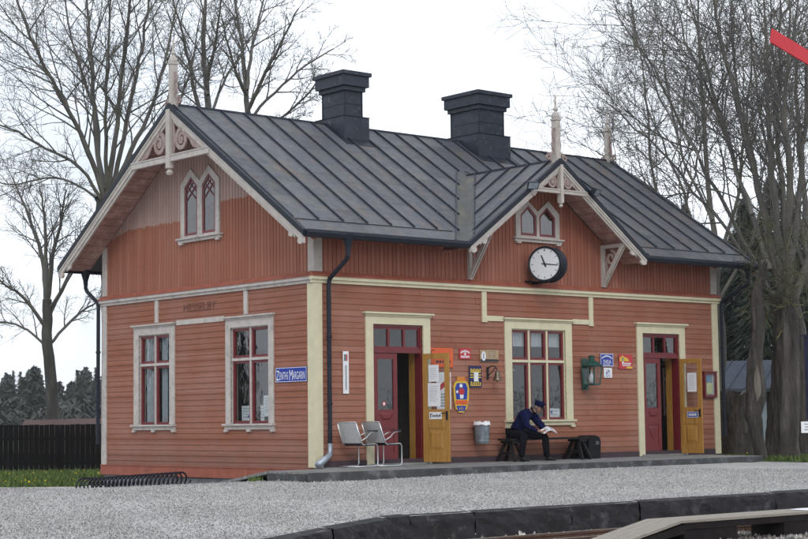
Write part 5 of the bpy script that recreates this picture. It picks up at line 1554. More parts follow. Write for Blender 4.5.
b = MB(); b.add([FR(11.575, 1.385, .09), FR(11.915, 1.385, .09), FR(11.915, 1.875, .09), FR(11.575, 1.875, .09)], [(0, 1, 2, 3)]); b.build('glass', M['clearglass'], o)

# sheets and plates on the two open leaves, inside face is c < 0
def on_leaf(fo, lw):
    return lambda a, z, d: fo(lw - a, z, -d)     # a runs from the free edge in the viewer's order reversed
def leaf_plate(fo, name, label, cat, a0, a1, z0, z1, mat, c=-.004, mark=None):
    b = MB(); vs = [fo(a, z, cc) for cc in (c, c - .006) for a, z in ((a0, z0), (a1, z0), (a1, z1), (a0, z1))]
    b.add(vs, [(0, 1, 2, 3), (7, 6, 5, 4), (0, 4, 5, 1), (1, 5, 6, 2), (2, 6, 7, 3), (3, 7, 4, 0)])
    o = b.build(name, mat, loc=vs[0]); tag(o, label, cat)
    if mark: 
        t = MB(); f2 = lambda u, z, d: fo(u, z, c - .0065 - d)
        print_lines(t, f2, *mark[0:4], mark[4], .0005, mark[5], mark[7] if len(mark) > 7 else .5); t.build('lettering', mark[6], o)
    return o
leaf_plate(fo1, 'notice', 'upper white notice behind the glass of the ochre leaf near the chairs', 'notice', .14, .37, 1.66, 2.0, M['white'], .016, (.17, .34, 1.70, 1.95, 6, 3, M['ink'], .2))
leaf_plate(fo1, 'notice', 'lower white notice behind the glass of the ochre leaf near the chairs', 'notice', .115, .40, 1.16, 1.63, M['white'], .016, (.15, .36, 1.25, 1.58, 9, 4, M['ink'], .2))
o = leaf_plate(fo1, 'door_sign', 'small white name plate with dark lettering on the ochre leaf near the chairs', 'sign', .15, .44, .80 + .10, .945 + .10, M['enamel_white'], -.003)
t = MB(); f2 = lambda u, z, d: fo1(u, z, -.0095 - d)
t.box(.175, .195, .93, 1.01, .0003, .001, f2); t.box(.165, .225, .995, 1.01, .0003, .001, f2)
for i in range(7): t.box(.225 + i * .028, .245 + i * .028, .945, .985 + (.015 if i in (3, 6) else 0), .0003, .001, f2)
t.build('lettering', M['letter_dark'], o)
leaf_plate(fo2, 'notice', 'white notice on the glass of the far ochre leaf', 'notice', .21, .46, 1.46, 1.90, M['white'], .016, (.24, .43, 1.50, 1.86, 9, 5, M['ink'], .2))
o = leaf_plate(fo2, 'door_sign', 'small blue name plate on the far ochre leaf', 'sign', .19, .50, .86, 1.0, M['enamel_blue'], -.003)
t = MB(); f2 = lambda u, z, d: fo2(u, z, -.0095 - d)
t.plate([[(.195, .865), (.495, .865), (.495, .995), (.195, .995)], [(.207, .877), (.483, .877), (.483, .983), (.207, .983)]], .0002, .0006, f2)
for i in range(5): t.box(.235 + i * .046, .268 + i * .046, .90, .96, .0003, .001, f2)
t.build('lettering', M['letter'], o)
t = MB(); t.plate([[(1.75 + .045 * math.cos(i * PI / 8), 1.22 + .05 * math.sin(i * PI / 8)) for i in range(16)]], -.03, -.026, FR)
o = tag(t.build('round_sticker', M['enamel_red'], loc=(1.75, .03, 1.22)), 'small round red and white sticker on the closed dark red leaf', 'sticker')
t = MB(); t.plate([[(1.75 + .028 * math.cos(i * PI / 8), 1.22 + .032 * math.sin(i * PI / 8)) for i in range(16)]], -.0258, -.025, FR); part(t, 'white_disc', M['letter'], o)

# papers standing inside the gable window and the wide window
def sheet(name, label, fr, u0, u1, z0, z1, d, seed, rows=5):
    o = plate_obj(name, label, 'notice', fr, u0, u1, z0, z1, M['white'], d, d + .004)
    t = MB(); print_lines(t, fr, u0 + (u1 - u0) * .12, u1 - (u1 - u0) * .12, z0 + (z1 - z0) * .15, z1 - (z1 - z0) * .1, rows, d + .0045, seed, .3); part(t, 'lettering', M['ink'], o); return o
o = sheet('notice', 'white sheet low in the lower left pane of the gable window with papers', GR, 2.27, 2.56, .92, 1.22, -.07, 31, 4)
t = MB(); t.plate([[(2.32 + .03 * math.cos(i * PI / 6), 1.0 + .035 * math.sin(i * PI / 6)) for i in range(12)]], -.0658, -.065, GR); part(t, 'blue_dot', M['enamel_blue'], o)
sheet('notice', 'taller white sheet in the lower right pane of the gable window with papers', GR, 1.56, 1.80, 1.0, 1.42, -.07, 32, 7)
sheet('notice', 'short leaning white sheet beside the taller one in the gable window', GR, 1.80, 1.93, .90, 1.22, -.09, 33, 4)
o = sheet('notice', 'white sheet with a blue mark at the bottom right of the wide window', FR, 6.46, 6.78, .90, 1.10, -.07, 34, 2)
t = MB(); t.box(6.49, 6.56, .99, 1.06, -.0655, -.065, FR); part(t, 'blue_mark', M['enamel_blue'], o)
# pendant lamp in the room
o = empty('pendant_lamp', (5.75, .7, 1.9), 'white conical pendant lamp seen through the wide window', 'lamp')
t = MB(); t.lathe([(.02, .17), (.05, .15), (.24, .0), (.235, -.005), (.045, .13)], 18, lambda a, b, c: (5.75 + a, .7 + b, 1.93 + c)); t.build('shade', M['enamel_white'], o, smooth=True)
t = MB(); t.tube([(5.75, .7, 2.08), (5.75, .7, 3.44)], .006, 5); t.build('cord', M['white'], o)

# ------------------------------------------------------------------ bell, lantern, bins
o = empty('bell', (4.58, -.03, 1.8), 'small dark brass bell on a wall bracket', 'bell')
t = MB(); t.box(4.52, 4.57, 1.72, 1.98, .03, .045, FR); t.tube([(4.545, -.04, 1.94), (4.56, -.12, 2.0), (4.58, -.22, 1.99), (4.60, -.27, 1.92)], .014, 6); t.tube([(4.545, -.04, 1.80), (4.57, -.16, 1.88), (4.585, -.22, 1.96)], .010, 6); t.build('bracket', M['blackmetal'], o)
t = MB(); t.lathe([(.015, .20), (.03, .195), (.052, .16), (.06, .10), (.075, .05), (.10, .0), (.10, -.012), (.088, -.01), (.055, .08)], 18, lambda a, b, c: (4.60 + a, -.27 + b, 1.70 + c)); t.build('bell_body', M['brass'], o, smooth=True)
t = MB(); t.tube([(4.60, -.27, 1.78), (4.60, -.27, 1.66)], [.008, .014], 6); t.build('clapper', M['blackmetal'], o)

o = empty('wall_lantern', (7.52, -.02, 1.9), 'large green glazed wall lantern right of the wide window', 'lantern')
lx, ly = 7.44, -.30; yaw = R(12); ca_, sa2 = math.cos(yaw), math.sin(yaw)
def lf(a, b, c): a *= .76; b *= .76; c *= .82; return (lx + ca_ * a - sa2 * b, ly + sa2 * a + ca_ * b, 1.60 + c)
t = MB(); h0, h1 = .165, .215
cor = lambda h, z: [lf(i * h, j * h, z) for i, j in ((-1, -1), (1, -1), (1, 1), (-1, 1))]
A_, B_ = cor(h0, .02), cor(h1, .52)
for i in range(4):
    t.bar(A_[i], B_[i], .026, .026); t.bar(A_[i], A_[(i + 1) % 4], .03, .03); t.bar(B_[i], B_[(i + 1) % 4], .035, .035)
t.lathe([(.31, .53), (.30, .55), (.20, .62), (.10, .66), (.085, .665), (.085, .76), (.10, .77), (.10, .79), (.05, .80), (.001, .81)], 20, lf)
t.box(-h0, h0, -h0, h0, .0, .018, lf)
t.build('lantern_frame', M['green'], o)
g = MB()
for i in range(4): g.add([A_[i], A_[(i + 1) % 4], B_[(i + 1) % 4], B_[i]], [(0, 1, 2, 3)])
g.build('pane', M['clearglass'], o)
t = MB(); t.lathe([(.03, .04), (.06, .06), (.085, .16), (.06, .27), (.03, .33), (.03, .42)], 14, lambda a, b, c: lf(a - .02, b, c)); t.build('lamp_glass', M['enamel_white'], o, smooth=True)
t = MB(); t.tube([lf(0, .16, .04), lf(.06, .25, -.03), (7.5, -.03, 1.52)], .014, 6); t.box(7.40, 7.60, 1.50, 2.20, .03, .045, FR); t.bar(lf(0, h1, .45), (7.45, -.04, 2.05), .03, .03); t.build('wall_bracket', M['green'], o)

o = empty('waste_bin', (4.16, -.2, .37), 'grey galvanised waste bin with white liner hung on the wall', 'bin')
t = MB(); t.lathe([(.001, 0), (.155, .0), (.16, .01), (.168, .06), (.162, .07), (.178, .40), (.186, .41), (.186, .43), (.172, .43), (.155, .05)], 24, lambda a, b, c: (4.16 + a * .86, -.24 + b, .38 + c)); t.build('bin_body', M['galv'], o, smooth=False)
t = MB(); n = 20
for i in range(n):
    a = 2 * PI * i / n; q = .03 + .025 * math.sin(i * 2.4) + .02 * math.sin(i * 5.1)
    for r, z in ((.150, .40), (.184, .44 + q * .6), (.196, .40 - q * .4)): t.v.append((4.16 + .86 * r * math.cos(a), -.24 + r * math.sin(a), .38 + z))
for i in range(n):
    for k in range(2): t.f.append((i * 3 + k, ((i + 1) % n) * 3 + k, ((i + 1) % n) * 3 + k + 1, i * 3 + k + 1))
t.build('liner', M['white'], o, smooth=True)
t = MB(); t.box(4.13, 4.19, .5, .75, .03, .07, FR); t.build('hanger', M['blackmetal'], o)

o = empty('black_container', (7.28, -.28, 0), 'black plastic container with rounded lid standing at the right end of the bench', 'bin')
t = MB(); pr = [(-.21, 0), (.21, 0), (.235, .36), (.215, .45), (.15, .50), (.0, .53), (-.14, .51), (-.21, .46), (-.235, .36)]
t.plate([pr], -.2, .2, lambda a, b, c: (7.27 + a * .82, -.30 + c, b * .96)); t.build('container_body', M['bag'], o, fix=True)
t = MB()
print_lines(t, lambda u, z, d: (7.27 + u, -.30 - .2 - d, z), .03, .15, .30, .38, 3, .003, 8, .5); t.build('label_print', M['ink'], o)

# ------------------------------------------------------------------ bicycle rack: one continuous spiral
t = MB(); pts = []
nl = 24; 
for i in range(nl * 14 + 1):
    q = i / 14; a = 2 * PI * q
    y = 6.85 - q * 4.0 / nl; x = -1.18 + .25 * math.cos(a) ; zg = ground_z(-1.2, y)
    z = zg + .13 + .165 * math.sin(a)
    pts.append((x, y + .10 * math.cos(a + .5), max(z, zg + .01)))
rk = empty('bicycle_rack', (-1.18, 4.6, -.4), 'low black spiral bicycle rack in front of the gable wall', 'bicycle rack')
t.tube(pts, .019, 6); t.build('spiral_bar', M['blackmetal'], rk, smooth=True)
t = MB()
for dx in (-.24, .24): t.tube([(-1.18 + dx, 7.0, ground_z(-1.2, 7.0) + .012), (-1.18 + dx, 4.6, ground_z(-1.2, 4.6) + .012), (-1.18 + dx, 2.7, ground_z(-1.2, 2.7) + .012)], .016, 6)
t.build('ground_rail', M['blackmetal'], rk)

# ------------------------------------------------------------------ plank walkway by the track
wk = empty('plank_walkway', (-2, -12.4, -.66), 'low walkway of grey planks on dark timbers beside the track', 'walkway')
t = MB(); WZ = -.35
for k in range(4):
    y0_ = -12.68 + k * .143
    t.box(-4.16, 4.0, y0_, y0_ + .137, WZ - .032, WZ)
t.build('walkway_planks', M['plank'], wk)
t = MB()
for k in range(4):
    y0_ = -12.68 + k * .143
    vs = [(x, y, z - dz) for x, z in ((-4.165, WZ), (-5.75, WZ - .30)) for y in (y0_, y0_ + .137) for dz in (0, .032)]
    t.add(vs, [(0, 1, 3, 2), (4, 6, 7, 5), (0, 4, 5, 1), (2, 3, 7, 6), (0, 2, 6, 4), (1, 5, 7, 3)])
t.build('ramp_planks', M['plank'], wk)
t = MB()
for y0_ in (-12.67, -12.18):
    t.box(-4.1, 4.0, y0_, y0_ + .06, WZ - .115, WZ - .034)
    t.add([(x, y, z) for y in (y0_, y0_ + .06) for x, z in ((-4.1, WZ - .05), (-5.7, WZ - .335), (-5.7, WZ - .35), (-4.1, WZ - .16))], [(0, 1, 2, 3), (7, 6, 5, 4), (0, 4, 5, 1), (1, 5, 6, 2), (2, 6, 7, 3), (3, 7, 4, 0)])
t.build('beams', M['darkwood'], wk)
for xa, xb in ((-4.1, -3.1), (-2.15, -1.2), (1.2, 1.9)):
    t = MB(); t.box(xa, xb, -12.66, -12.13, -.66, WZ - .117); t.build('support', M['darkwood'], wk)
wp = MB(); n = 8
for i in range(n + 1):
    for j in range(3):
        wp.v.append((-1.55 + i * .055, -12.62 + j * .16, WZ + .006 + .018 * math.sin(i * .39) * (1 - .3 * j)))
for i in range(n):
    for j in range(2): a = i * 3 + j; wp.f.append((a, a + 3, a + 4, a + 1))
tag(wp.build('white_sheet', M['white'], loc=(-1.3, -12.5, WZ), smooth=True), 'small white sheet lying on the grey plank walkway', 'sheet')
wp = MB(); wp.box(-1.12, -1.09, -12.85, -12.6, -.62, -.38)
tag(wp.build('white_board', M['white'], loc=(-1.1, -12.7, -.62)), 'white board leaning at the front of the plank walkway', 'board')

# ------------------------------------------------------------------ signal and small notice post
sg_ = empty('semaphore_signal', (9.55, -5.0, -.2), 'railway semaphore with raised red arm on a dark blue post', 'signal')
t = MB(); t.tube([(9.50, -5, -.25), (9.50, -5, 9.3)], [.11, .07], 12); t.build('mast', M['bluepost'], sg_)
t = MB(); t.box(8.93, 9.6, -5.16, -4.88, .80, 2.50); t.box(8.90, 9.63, -5.2, -4.84, 2.50, 2.54); t.build('casing', M['bluepost'], sg_)
t = MB(); p0 = Vector((9.50, -5.13, 8.185)); p1 = Vector((7.82, -5.13, 8.60))
dd = (p1 - p0).normalized(); nn = Vector((0, -1, 0)); uu = nn.cross(dd).normalized()
vs = [p + uu * s * .15 + nn * c for p in (p0, p1) for s in (-1, 1) for c in (.0, .03)]
t.add(vs, [(0, 1, 3, 2), (4, 6, 7, 5), (0, 4, 5, 1), (2, 3, 7, 6), (0, 2, 6, 4), (1, 5, 7, 3)])
t.build('signal_arm', M['signal_red'], sg_)
t = MB(); t.tube([(9.5, -5, .8), (9.5, -5, -.3)], [.16, .2], 10); t.build('post_foot', M['bluepost'], sg_)
o = empty('notice_post', (8.15, -6.2, -.2), 'white notice board on a short brown wooden post at the edge of the lawn', 'notice post')
q0 = Vector((7.33, -6.05, .66))
cR = Vector((.762, -.647, 0)).normalized(); cF = Vector((cR.y, -cR.x, 0))
cF = Vector((-.647, -.762, 0)).normalized()
def nf(a, z, d): p = q0 + cR * a + cF * d; return (p.x, p.y, z)
t = MB(); t.box(.10, .19, -.30, .70, -.05, .0, nf); t.build('post', M['postwood'], o)
t = MB(); t.box(-.10, .36, .545, .765, .002, .02, nf); t.build('board', M['enamel_white'], o)
t = MB(); print_lines(t, nf, -.06, .32, .58, .74, 3, .0205, 12, .35); t.build('lettering', M['ink'], o)

# ------------------------------------------------------------------ fence and huts
fc = empty('board_fence', (3, 22, -.58), 'dark tarred fence of upright boards beyond the grass', 'fence')
fa = Vector((-9.0, 35.0, 0)); fb = Vector((14.5, 11.5, 0)); fd = (fb - fa); fl = fd.length; fd /= fl; fnv = Vector((fd.y, -fd.x, 0))
t = MB(); x = 0; r_ = random.Random(8)
while x < fl:
    p = fa + fd * x; w = .146; z1 = .88 + r_.uniform(-.012, .012); a = p; b = p + fd * w
    off = fnv * r_.uniform(-.006, .006)
    vs = [(q + off + fnv * c).to_tuple()[:2] + (z,) for q in (a, b) for c in (-.012, .012) for z in (-.62, z1)]
    t.add(vs, [(0, 1, 3, 2), (4, 6, 7, 5), (0, 4, 5, 1), (2, 3, 7, 6), (0, 2, 6, 4), (1, 5, 7, 3)])
    x += .16
t.build('fence_boards', M['fencewood'], fc)
t = MB()
for z in (-.3, .45): t.bar((fa - fnv * .06).to_tuple()[:2] + (z,), (fb - fnv * .06).to_tuple()[:2] + (z,), .05, .09)
t.build('fence_rails', M['fencewood'], fc)
for i in range(9):
    p = fa + fd * (fl * i / 8) - fnv * .12; t = MB(); t.box(p.x - .05, p.x + .05, p.y - .05, p.y + .05, -.7, .75); t.build('post', M['fencewood'], fc)

def hut(px0, px1, dep, ytop, label, yeave=None):
    a = at(px0, 430, dep); b = at(px1, 430, dep); a.z = b.z = 0
    d = (b - a); l = d.length; d /= l; nv = Vector((-d.y, d.x, 0)); zt = at((px0 + px1) / 2, ytop, dep).z
    o = empty('hut', (a.x, a.y, -.6), label, 'hut', 'faded red huts behind the fence')
    def f(u, v, z): p = a + d * u + nv * v; return (p.x, p.y, z)
    t = MB(); t.box(0, l, 0, 3, -.7, zt - .5, f); t.build('wall', M['oldred'], o)
    t = MB(); vs = [f(u, v, z) for u in (-.2, l + .2) for v, z in ((-.3, zt - .55), (1.5, zt), (3.3, zt - .55), (3.3, zt - .63), (1.5, zt - .09), (-.3, zt - .63))]
    k = 6; t.add(vs, [(i, (i + 1) % k, k + (i + 1) % k, k + i) for i in range(k)] + [tuple(range(k)), tuple(range(2 * k - 1, k - 1, -1))]); t.build('roof', M['oldred'], o)
hut(22, 58, 70, 419.5, 'faded red hut roof showing above the fence, further from the house')
hut(66, 100, 66, 418.5, 'faded red hut roof showing above the fence beside the house corner')

# grey roofed shed behind the old trees
a = at(700, 392, 66); b = at(860, 392, 64); a.z = b.z = 0
d = (b - a); l = d.length; d /= l; nv = Vector((-d.y, d.x, 0))
ze_ = at(770, 388, 66).z; zr_ = at(770, 361, 71).z
o = empty('shed', (a.x, a.y, -.3), 'dark brown shed with grey metal roof behind the old trees', 'shed')
def sf(u, v, z): p = a + d * u + nv * v; return (p.x, p.y, z)
t = MB(); t.box(0, l, 0, 8, -.6, ze_, sf); t.build('wall', M['shed_wall'], o)
t = MB(); vs = [sf(u, v, z) for u in (-.4, l + .4) for v, z in ((-.6, ze_ - .02), (4.5, zr_), (9, ze_ - .1), (9, ze_ - .25), (4.5, zr_ - .12), (-.6, ze_ - .16))]
k = 6; t.add(vs, [(i, (i + 1) % k, k + (i + 1) % k, k + i) for i in range(k)] + [tuple(range(k)), tuple(range(2 * k - 1, k - 1, -1))])
for i in range(int(l / .6)):
    t.bar(sf(i * .6, -.6, ze_), sf(i * .6, 4.5, zr_ + .02), .03, .05)
t.build('roof', M['shed_roof'], o)
t = MB(); u_ = (760 - 700) / 160 * l; t.box(u_ - .05, u_ + .28, -.05, -.002, -.2, 1.7, sf); t.build('door', pmat('pale_blue_door', (.22, .26, .29), .6, .1, 3), o)

# ------------------------------------------------------------------ trees
class Tree:
    def __init__(s, seed): s.r = random.Random(seed); s.c = MB(); s.t = MB()
    def rv(s):
        while True:
            v = Vector((s.r.uniform(-1, 1), s.r.uniform(-1, 1), s.r.uniform(-1, 1)))
            if .05 < v.length < 1: return v.normalized()
    def branch(s, p, d, L_, rad, lvl, P):
        r = s.r; n = (6, 5, 4, 3)[min(lvl, 3)]; pts = [p]; q = p; st = L_ / n; rads = [rad]
        for i in range(n):
            d = (d + s.rv() * P['wob'][min(lvl, 3)] + Vector((0, 0, P['up'][min(lvl, 3)]))).normalized()
            q = q + d * st * r.uniform(.85, 1.15); pts.append(q); rads.append(max(P['rmin'], rad * (1 - .80 * (i + 1) / n)))
        s.c.tube(pts, rads, (6, 5, 4, 3)[min(lvl, 3)], cap=False)
        if lvl < P['max']: s.kids(pts, rads, L_, lvl, P)
    def kids(s, pts, rads, L_, lvl, P, t0=.22, num=None):
        r = s.r; k = num or P['n'][lvl]; m_ = len(pts) - 1
        side = r.random() * 6
        for i in range(k):
            t = t0 + (1 - t0) * (i + r.random()) / k; f = min(t * m_, m_ - .001); a = int(f); u = f - a
            p = pts[a].lerp(pts[a + 1], u); rd = rads[a] + (rads[a + 1] - rads[a]) * u
            d = (pts[a + 1] - pts[a]).normalized()
            ang = R(r.uniform(*P['ang'][lvl])); side += 2.4 + r.uniform(-.5, .5)
            x = d.orthogonal().normalized(); x = Quaternion(d, side) @ x
            nd = (d * math.cos(ang) + x * math.sin(ang)).normalized()
            ll = min(L_ * r.uniform(*P['len'][lvl]) * (1.15 - .55 * t), P['lmax'][lvl])
            s.branch(p, nd, ll, max(P['rmin'], min(rd * .62, P['rk'][lvl])), lvl + 1, P)
    def limb(s, px, dep, r0, r1, P, dd=0.0, num=None, trunk=False, t0=.2, sub=4, n=7):
        """a limb drawn through photo points at a depth of its own, then branching freely"""
        k = len(px); raw = [at(x, y, dep + dd * i / max(1, k - 1)) for i, (x, y) in enumerate(px)]
        pts = []
        for i in range(k - 1):
            p0 = raw[max(i - 1, 0)]; p1 = raw[i]; p2 = raw[i + 1]; p3 = raw[min(i + 2, k - 1)]
            for j in range(sub):
                u = j / sub
                pts.append(.5 * ((2 * p1) + (p2 - p0) * u + (2 * p0 - 5 * p1 + 4 * p2 - p3) * u * u + (3 * p1 - p0 - 3 * p2 + p3) * u ** 3))
        pts.append(raw[-1])
        j_ = (raw[1] - raw[0]).length * .02
        pts = [p + (s.rv() * j_ if 0 < i else Vector((0, 0, 0))) for i, p in enumerate(pts)]
        m_ = len(pts) - 1; rads = [r0 + (r1 - r0) * i / m_ for i in range(m_ + 1)]
        (s.t if trunk else s.c).tube(pts, rads, n, cap=False)
        if num != 0:
            L_ = sum((pts[i + 1] - pts[i]).length for i in range(m_)); s.kids(pts, rads, L_, 0, P, t0, num)
        return pts
    def done(s, name, label, loc, group=None, bark='bark', twig='twig', cat='tree'):
        o = empty(name, tuple(loc), label, cat, group)
        if s.t.v: s.t.build('trunk', M[bark], o, smooth=True)
        s.c.build('crown', M[twig], o, smooth=True); return o

PA = dict(max=3, wob=(.10, .16, .20, .22), up=(.03, .03, .04, .03), n=(9, 7, 5), ang=((20, 52), (22, 60), (25, 65)), len=((.24, .48), (.35, .65), (.4, .7)), lmax=(6.5, 3.0, 1.6), rk=(.036, .017, .010), rmin=.0066)
# the many-stemmed tree behind the gable
T = Tree(101); D = 62
T.limb([(122, 452), (116, 330), (110, 240), (105, 196)], D, .48, .34, PA, num=0, trunk=True)
for px, dd, r0, n in (([(104, 198), (92, 160), (67, 108), (37, 52), (14, -8), (2, -50)], -3, .19, 14), ([(104, 196), (97, 140), (92, 75), (87, 5), (84, -60)], 2, .20, 14), ([(107, 196), (116, 140), (121, 75), (130, 5), (137, -50)], -2, .20, 14),
        ([(110, 196), (132, 150), (152, 105), (168, 50), (180, -10)], 3, .20, 14), ([(102, 200), (80, 168), (45, 148), (10, 128), (-25, 118)], -2, .12, 13), ([(104, 190), (82, 140), (58, 88), (22, 48), (-15, 20)], 3, .14, 13),
        ([(112, 200), (128, 120), (140, 60), (150, -5), (158, -60)], 0, .17, 13), ([(104, 205), (78, 185), (46, 178), (10, 185), (-20, 170)], 3, .09, 11), ([(103, 192), (94, 110), (72, 40), (62, -20)], 4, .15, 12), ([(108, 192), (106, 120), (108, 50), (112, -30)], -4, .15, 12), ([(112, 205), (150, 160), (185, 90), (200, 20)], -3, .13, 11)):
    T.limb(px, D, r0 * .58, .020, PA, dd, n)
T.done('bare_tree', 'tall many stemmed bare tree rising behind the main gable', at(122, 452, D), 'bare trees')
# smaller tree beyond the fence
T = Tree(102); D = 72
pts = T.limb([(54, 432), (52, 395), (48, 345), (47, 300)], D, .30, .20, PA, num=0, trunk=True)
for px, dd, r0, n in (([(47, 302), (44, 270), (36, 235), (22, 200), (12, 178)], 2, .13, 11), ([(47, 300), (52, 260), (60, 225), (66, 190)], -2, .13, 11), ([(48, 320), (66, 280), (84, 250), (100, 225), (108, 205)], 2, .10, 11), ([(48, 330), (26, 300), (6, 285), (-20, 270)], -2, .09, 10),
        ([(49, 345), (72, 320), (92, 305), (104, 300)], 1, .07, 9), ([(47, 300), (46, 255), (44, 215), (40, 185)], 0, .11, 10), ([(49, 350), (28, 330), (5, 322), (-18, 325)], 2, .06, 9), ([(48, 310), (80, 265), (104, 262)], -2, .07, 8)):
    T.limb(px, D, r0, .025, PA, dd, n)
T.done('bare_tree', 'slender bare tree beyond the dark fence', at(54, 432, D), 'bare trees')
# thin trees behind the ridge
T = Tree(103); D = 68
T.limb([(214, 440), (212, 300), (209, 160)], D, .30, .19, PA, num=0, trunk=True)
for px, dd, r0, n in (([(209, 162), (208, 105), (204, 55), (206, -10), (204, -50)], 2, .17, 11), ([(209, 140), (196, 95), (186, 50), (172, -5)], -2, .11, 10), ([(209, 120), (222, 85), (236, 62), (250, 40)], 3, .07, 9), ([(208, 95), (190, 72), (176, 55)], 3, .06, 8), ([(208, 80), (216, 40), (222, -15)], -2, .08, 9)):
    T.limb(px, D, r0, .025, PA, dd, n)
T.done('bare_tree', 'thin bare tree behind the ridge, next to the near spire', at(214, 440, D), 'bare trees')
T = Tree(104); D = 66
T.limb([(252, 440), (250, 300), (249, 150)], D, .27, .18, PA, num=0, trunk=True)
for px, dd, r0, n in (([(249, 152), (247, 100), (242, 45), (232, -15)], 1, .15, 11), ([(248, 110), (262, 80), (280, 45), (298, 8)], -2, .09, 10), ([(249, 120), (275, 92), (305, 66), (334, 48)], 2, .07, 10), ([(249, 135), (280, 118), (306, 96), (318, 80)], -2, .06, 9), ([(247, 90), (252, 50), (262, 10), (268, -20)], 3, .08, 9), ([(247, 95), (232, 60), (222, 20)], -2, .07, 8), ([(250, 150), (276, 135), (300, 118)], 1, .05, 8)):
    T.limb(px, D, r0, .025, PA, dd, n)
T.done('bare_tree', 'thin bare tree behind the ridge, nearer the first chimney', at(252, 440, D), 'bare trees')
# the great old tree at the far end
PB = dict(PA); PB.update(n=(11, 8, 6), lmax=(3.9, 2.3, 1.3), up=(.05, .05, .05, .04), rmin=.0056, rk=(.025, .013, .0075))
T = Tree(105); D = 41
def furrowed(T, px, dep, rads, n, seed):
    r = random.Random(seed); cs_ = [at(x, y, dep) for x, y in px]; o_ = len(T.t.v); L_ = []
    for i in range(len(px) - 1):
        for j in range(8): u = j / 8; L_.append((cs_[i].lerp(cs_[i + 1], u), rads[i] + (rads[i + 1] - rads[i]) * u))
    L_.append((cs_[-1], rads[-1])); amp = [r.uniform(-.09, .09) for _ in range(n)]
    for i, (c, q) in enumerate(L_):
        for j in range(n):
            t = 2 * PI * j / n; w = 1 + amp[j] + .05 * math.sin(3 * t + i * .17) + r.uniform(-.035, .035)
            T.t.v.append((c.x + q * w * math.cos(t), c.y + q * w * math.sin(t), c.z))
    for i in range(len(L_) - 1):
        for j in range(n): j2 = (j + 1) % n; T.t.f.append((o_ + i * n + j, o_ + i * n + j2, o_ + (i + 1) * n + j2, o_ + (i + 1) * n + j))
furrowed(T, [(782, 463), (783, 445), (786, 395), (786, 340), (784, 296)], D, [.52, .40, .35, .31, .24], 30, 1)
furrowed(T, [(798, 461), (801, 400), (797, 330), (790, 290)], D + 1.2, [.32, .27, .24, .18], 24, 2)
for px, dd, r0, n in (([(784, 305), (768, 235), (748, 140), (722, 40), (708, -30)], 2, .19, 14), ([(786, 300), (789, 200), (786, 100), (790, -10)], -2, .20, 14), ([(785, 300), (774, 200), (768, 100), (764, -20)], 1, .19, 14),
        ([(782, 320), (742, 240), (694, 150), (654, 70), (614, 8)], 9, .11, 15), ([(780, 330), (730, 258), (672, 205), (622, 168), (596, 150)], 8, .085, 13), ([(788, 300), (799, 200), (806, 100), (812, -20)], 2, .18, 14),
        ([(770, 270), (738, 170), (706, 70), (688, -20)], 4, .12, 14), ([(778, 300), (712, 212), (648, 140), (604, 100)], 9, .085, 13), ([(752, 215), (722, 130), (686, 40), (668, -20)], 6, .08, 13), ([(790, 310), (825, 210), (850, 110), (870, 0)], 0, .17, 13),
        ([(784, 280), (756, 180), (736, 90), (730, -10)], 3, .10, 13), ([(700, 160), (668, 110), (640, 50), (632, 0)], 8, .05, 11), ([(788, 290), (780, 150), (778, 60), (782, -20)], 3, .14, 13)):
    T.limb(px, D, r0 * .62, .016, PB, dd, n)
T.done('old_tree', 'great bare old tree with thick furrowed trunk at the far end of the house', at(782, 461, D), bark='bark_big')
# hanging mossy growth on the trunk
PM = dict(max=2, wob=(.2, .22, .25, .25), up=(-.02, .0, .02, .02), n=(7, 6, 4), ang=((25, 70), (25, 70), (25, 70)), len=((.3, .5), (.4, .7), (.4, .7)), lmax=(1.4, .8, .5), rk=(.014, .009, .007), rmin=.005)
T = Tree(106)
for i in range(26):
    y0_ = T.r.uniform(225, 340); x0_ = T.r.uniform(752, 802); a = T.r.uniform(-1, 1)
    T.limb([(x0_, y0_), (x0_ + 16 * a, y0_ - 10 + 8 * abs(a)), (x0_ + 34 * a, y0_ - 14 + T.r.uniform(-14, 30))], 40.4, .02, .007, PM, T.r.uniform(-2, 1.0), 8)
o = T.done('water_shoots', 'tangle of thin mossy shoots growing from the great old trunk', at(785, 300, 40.4), twig='mosstwig', cat='shoots')
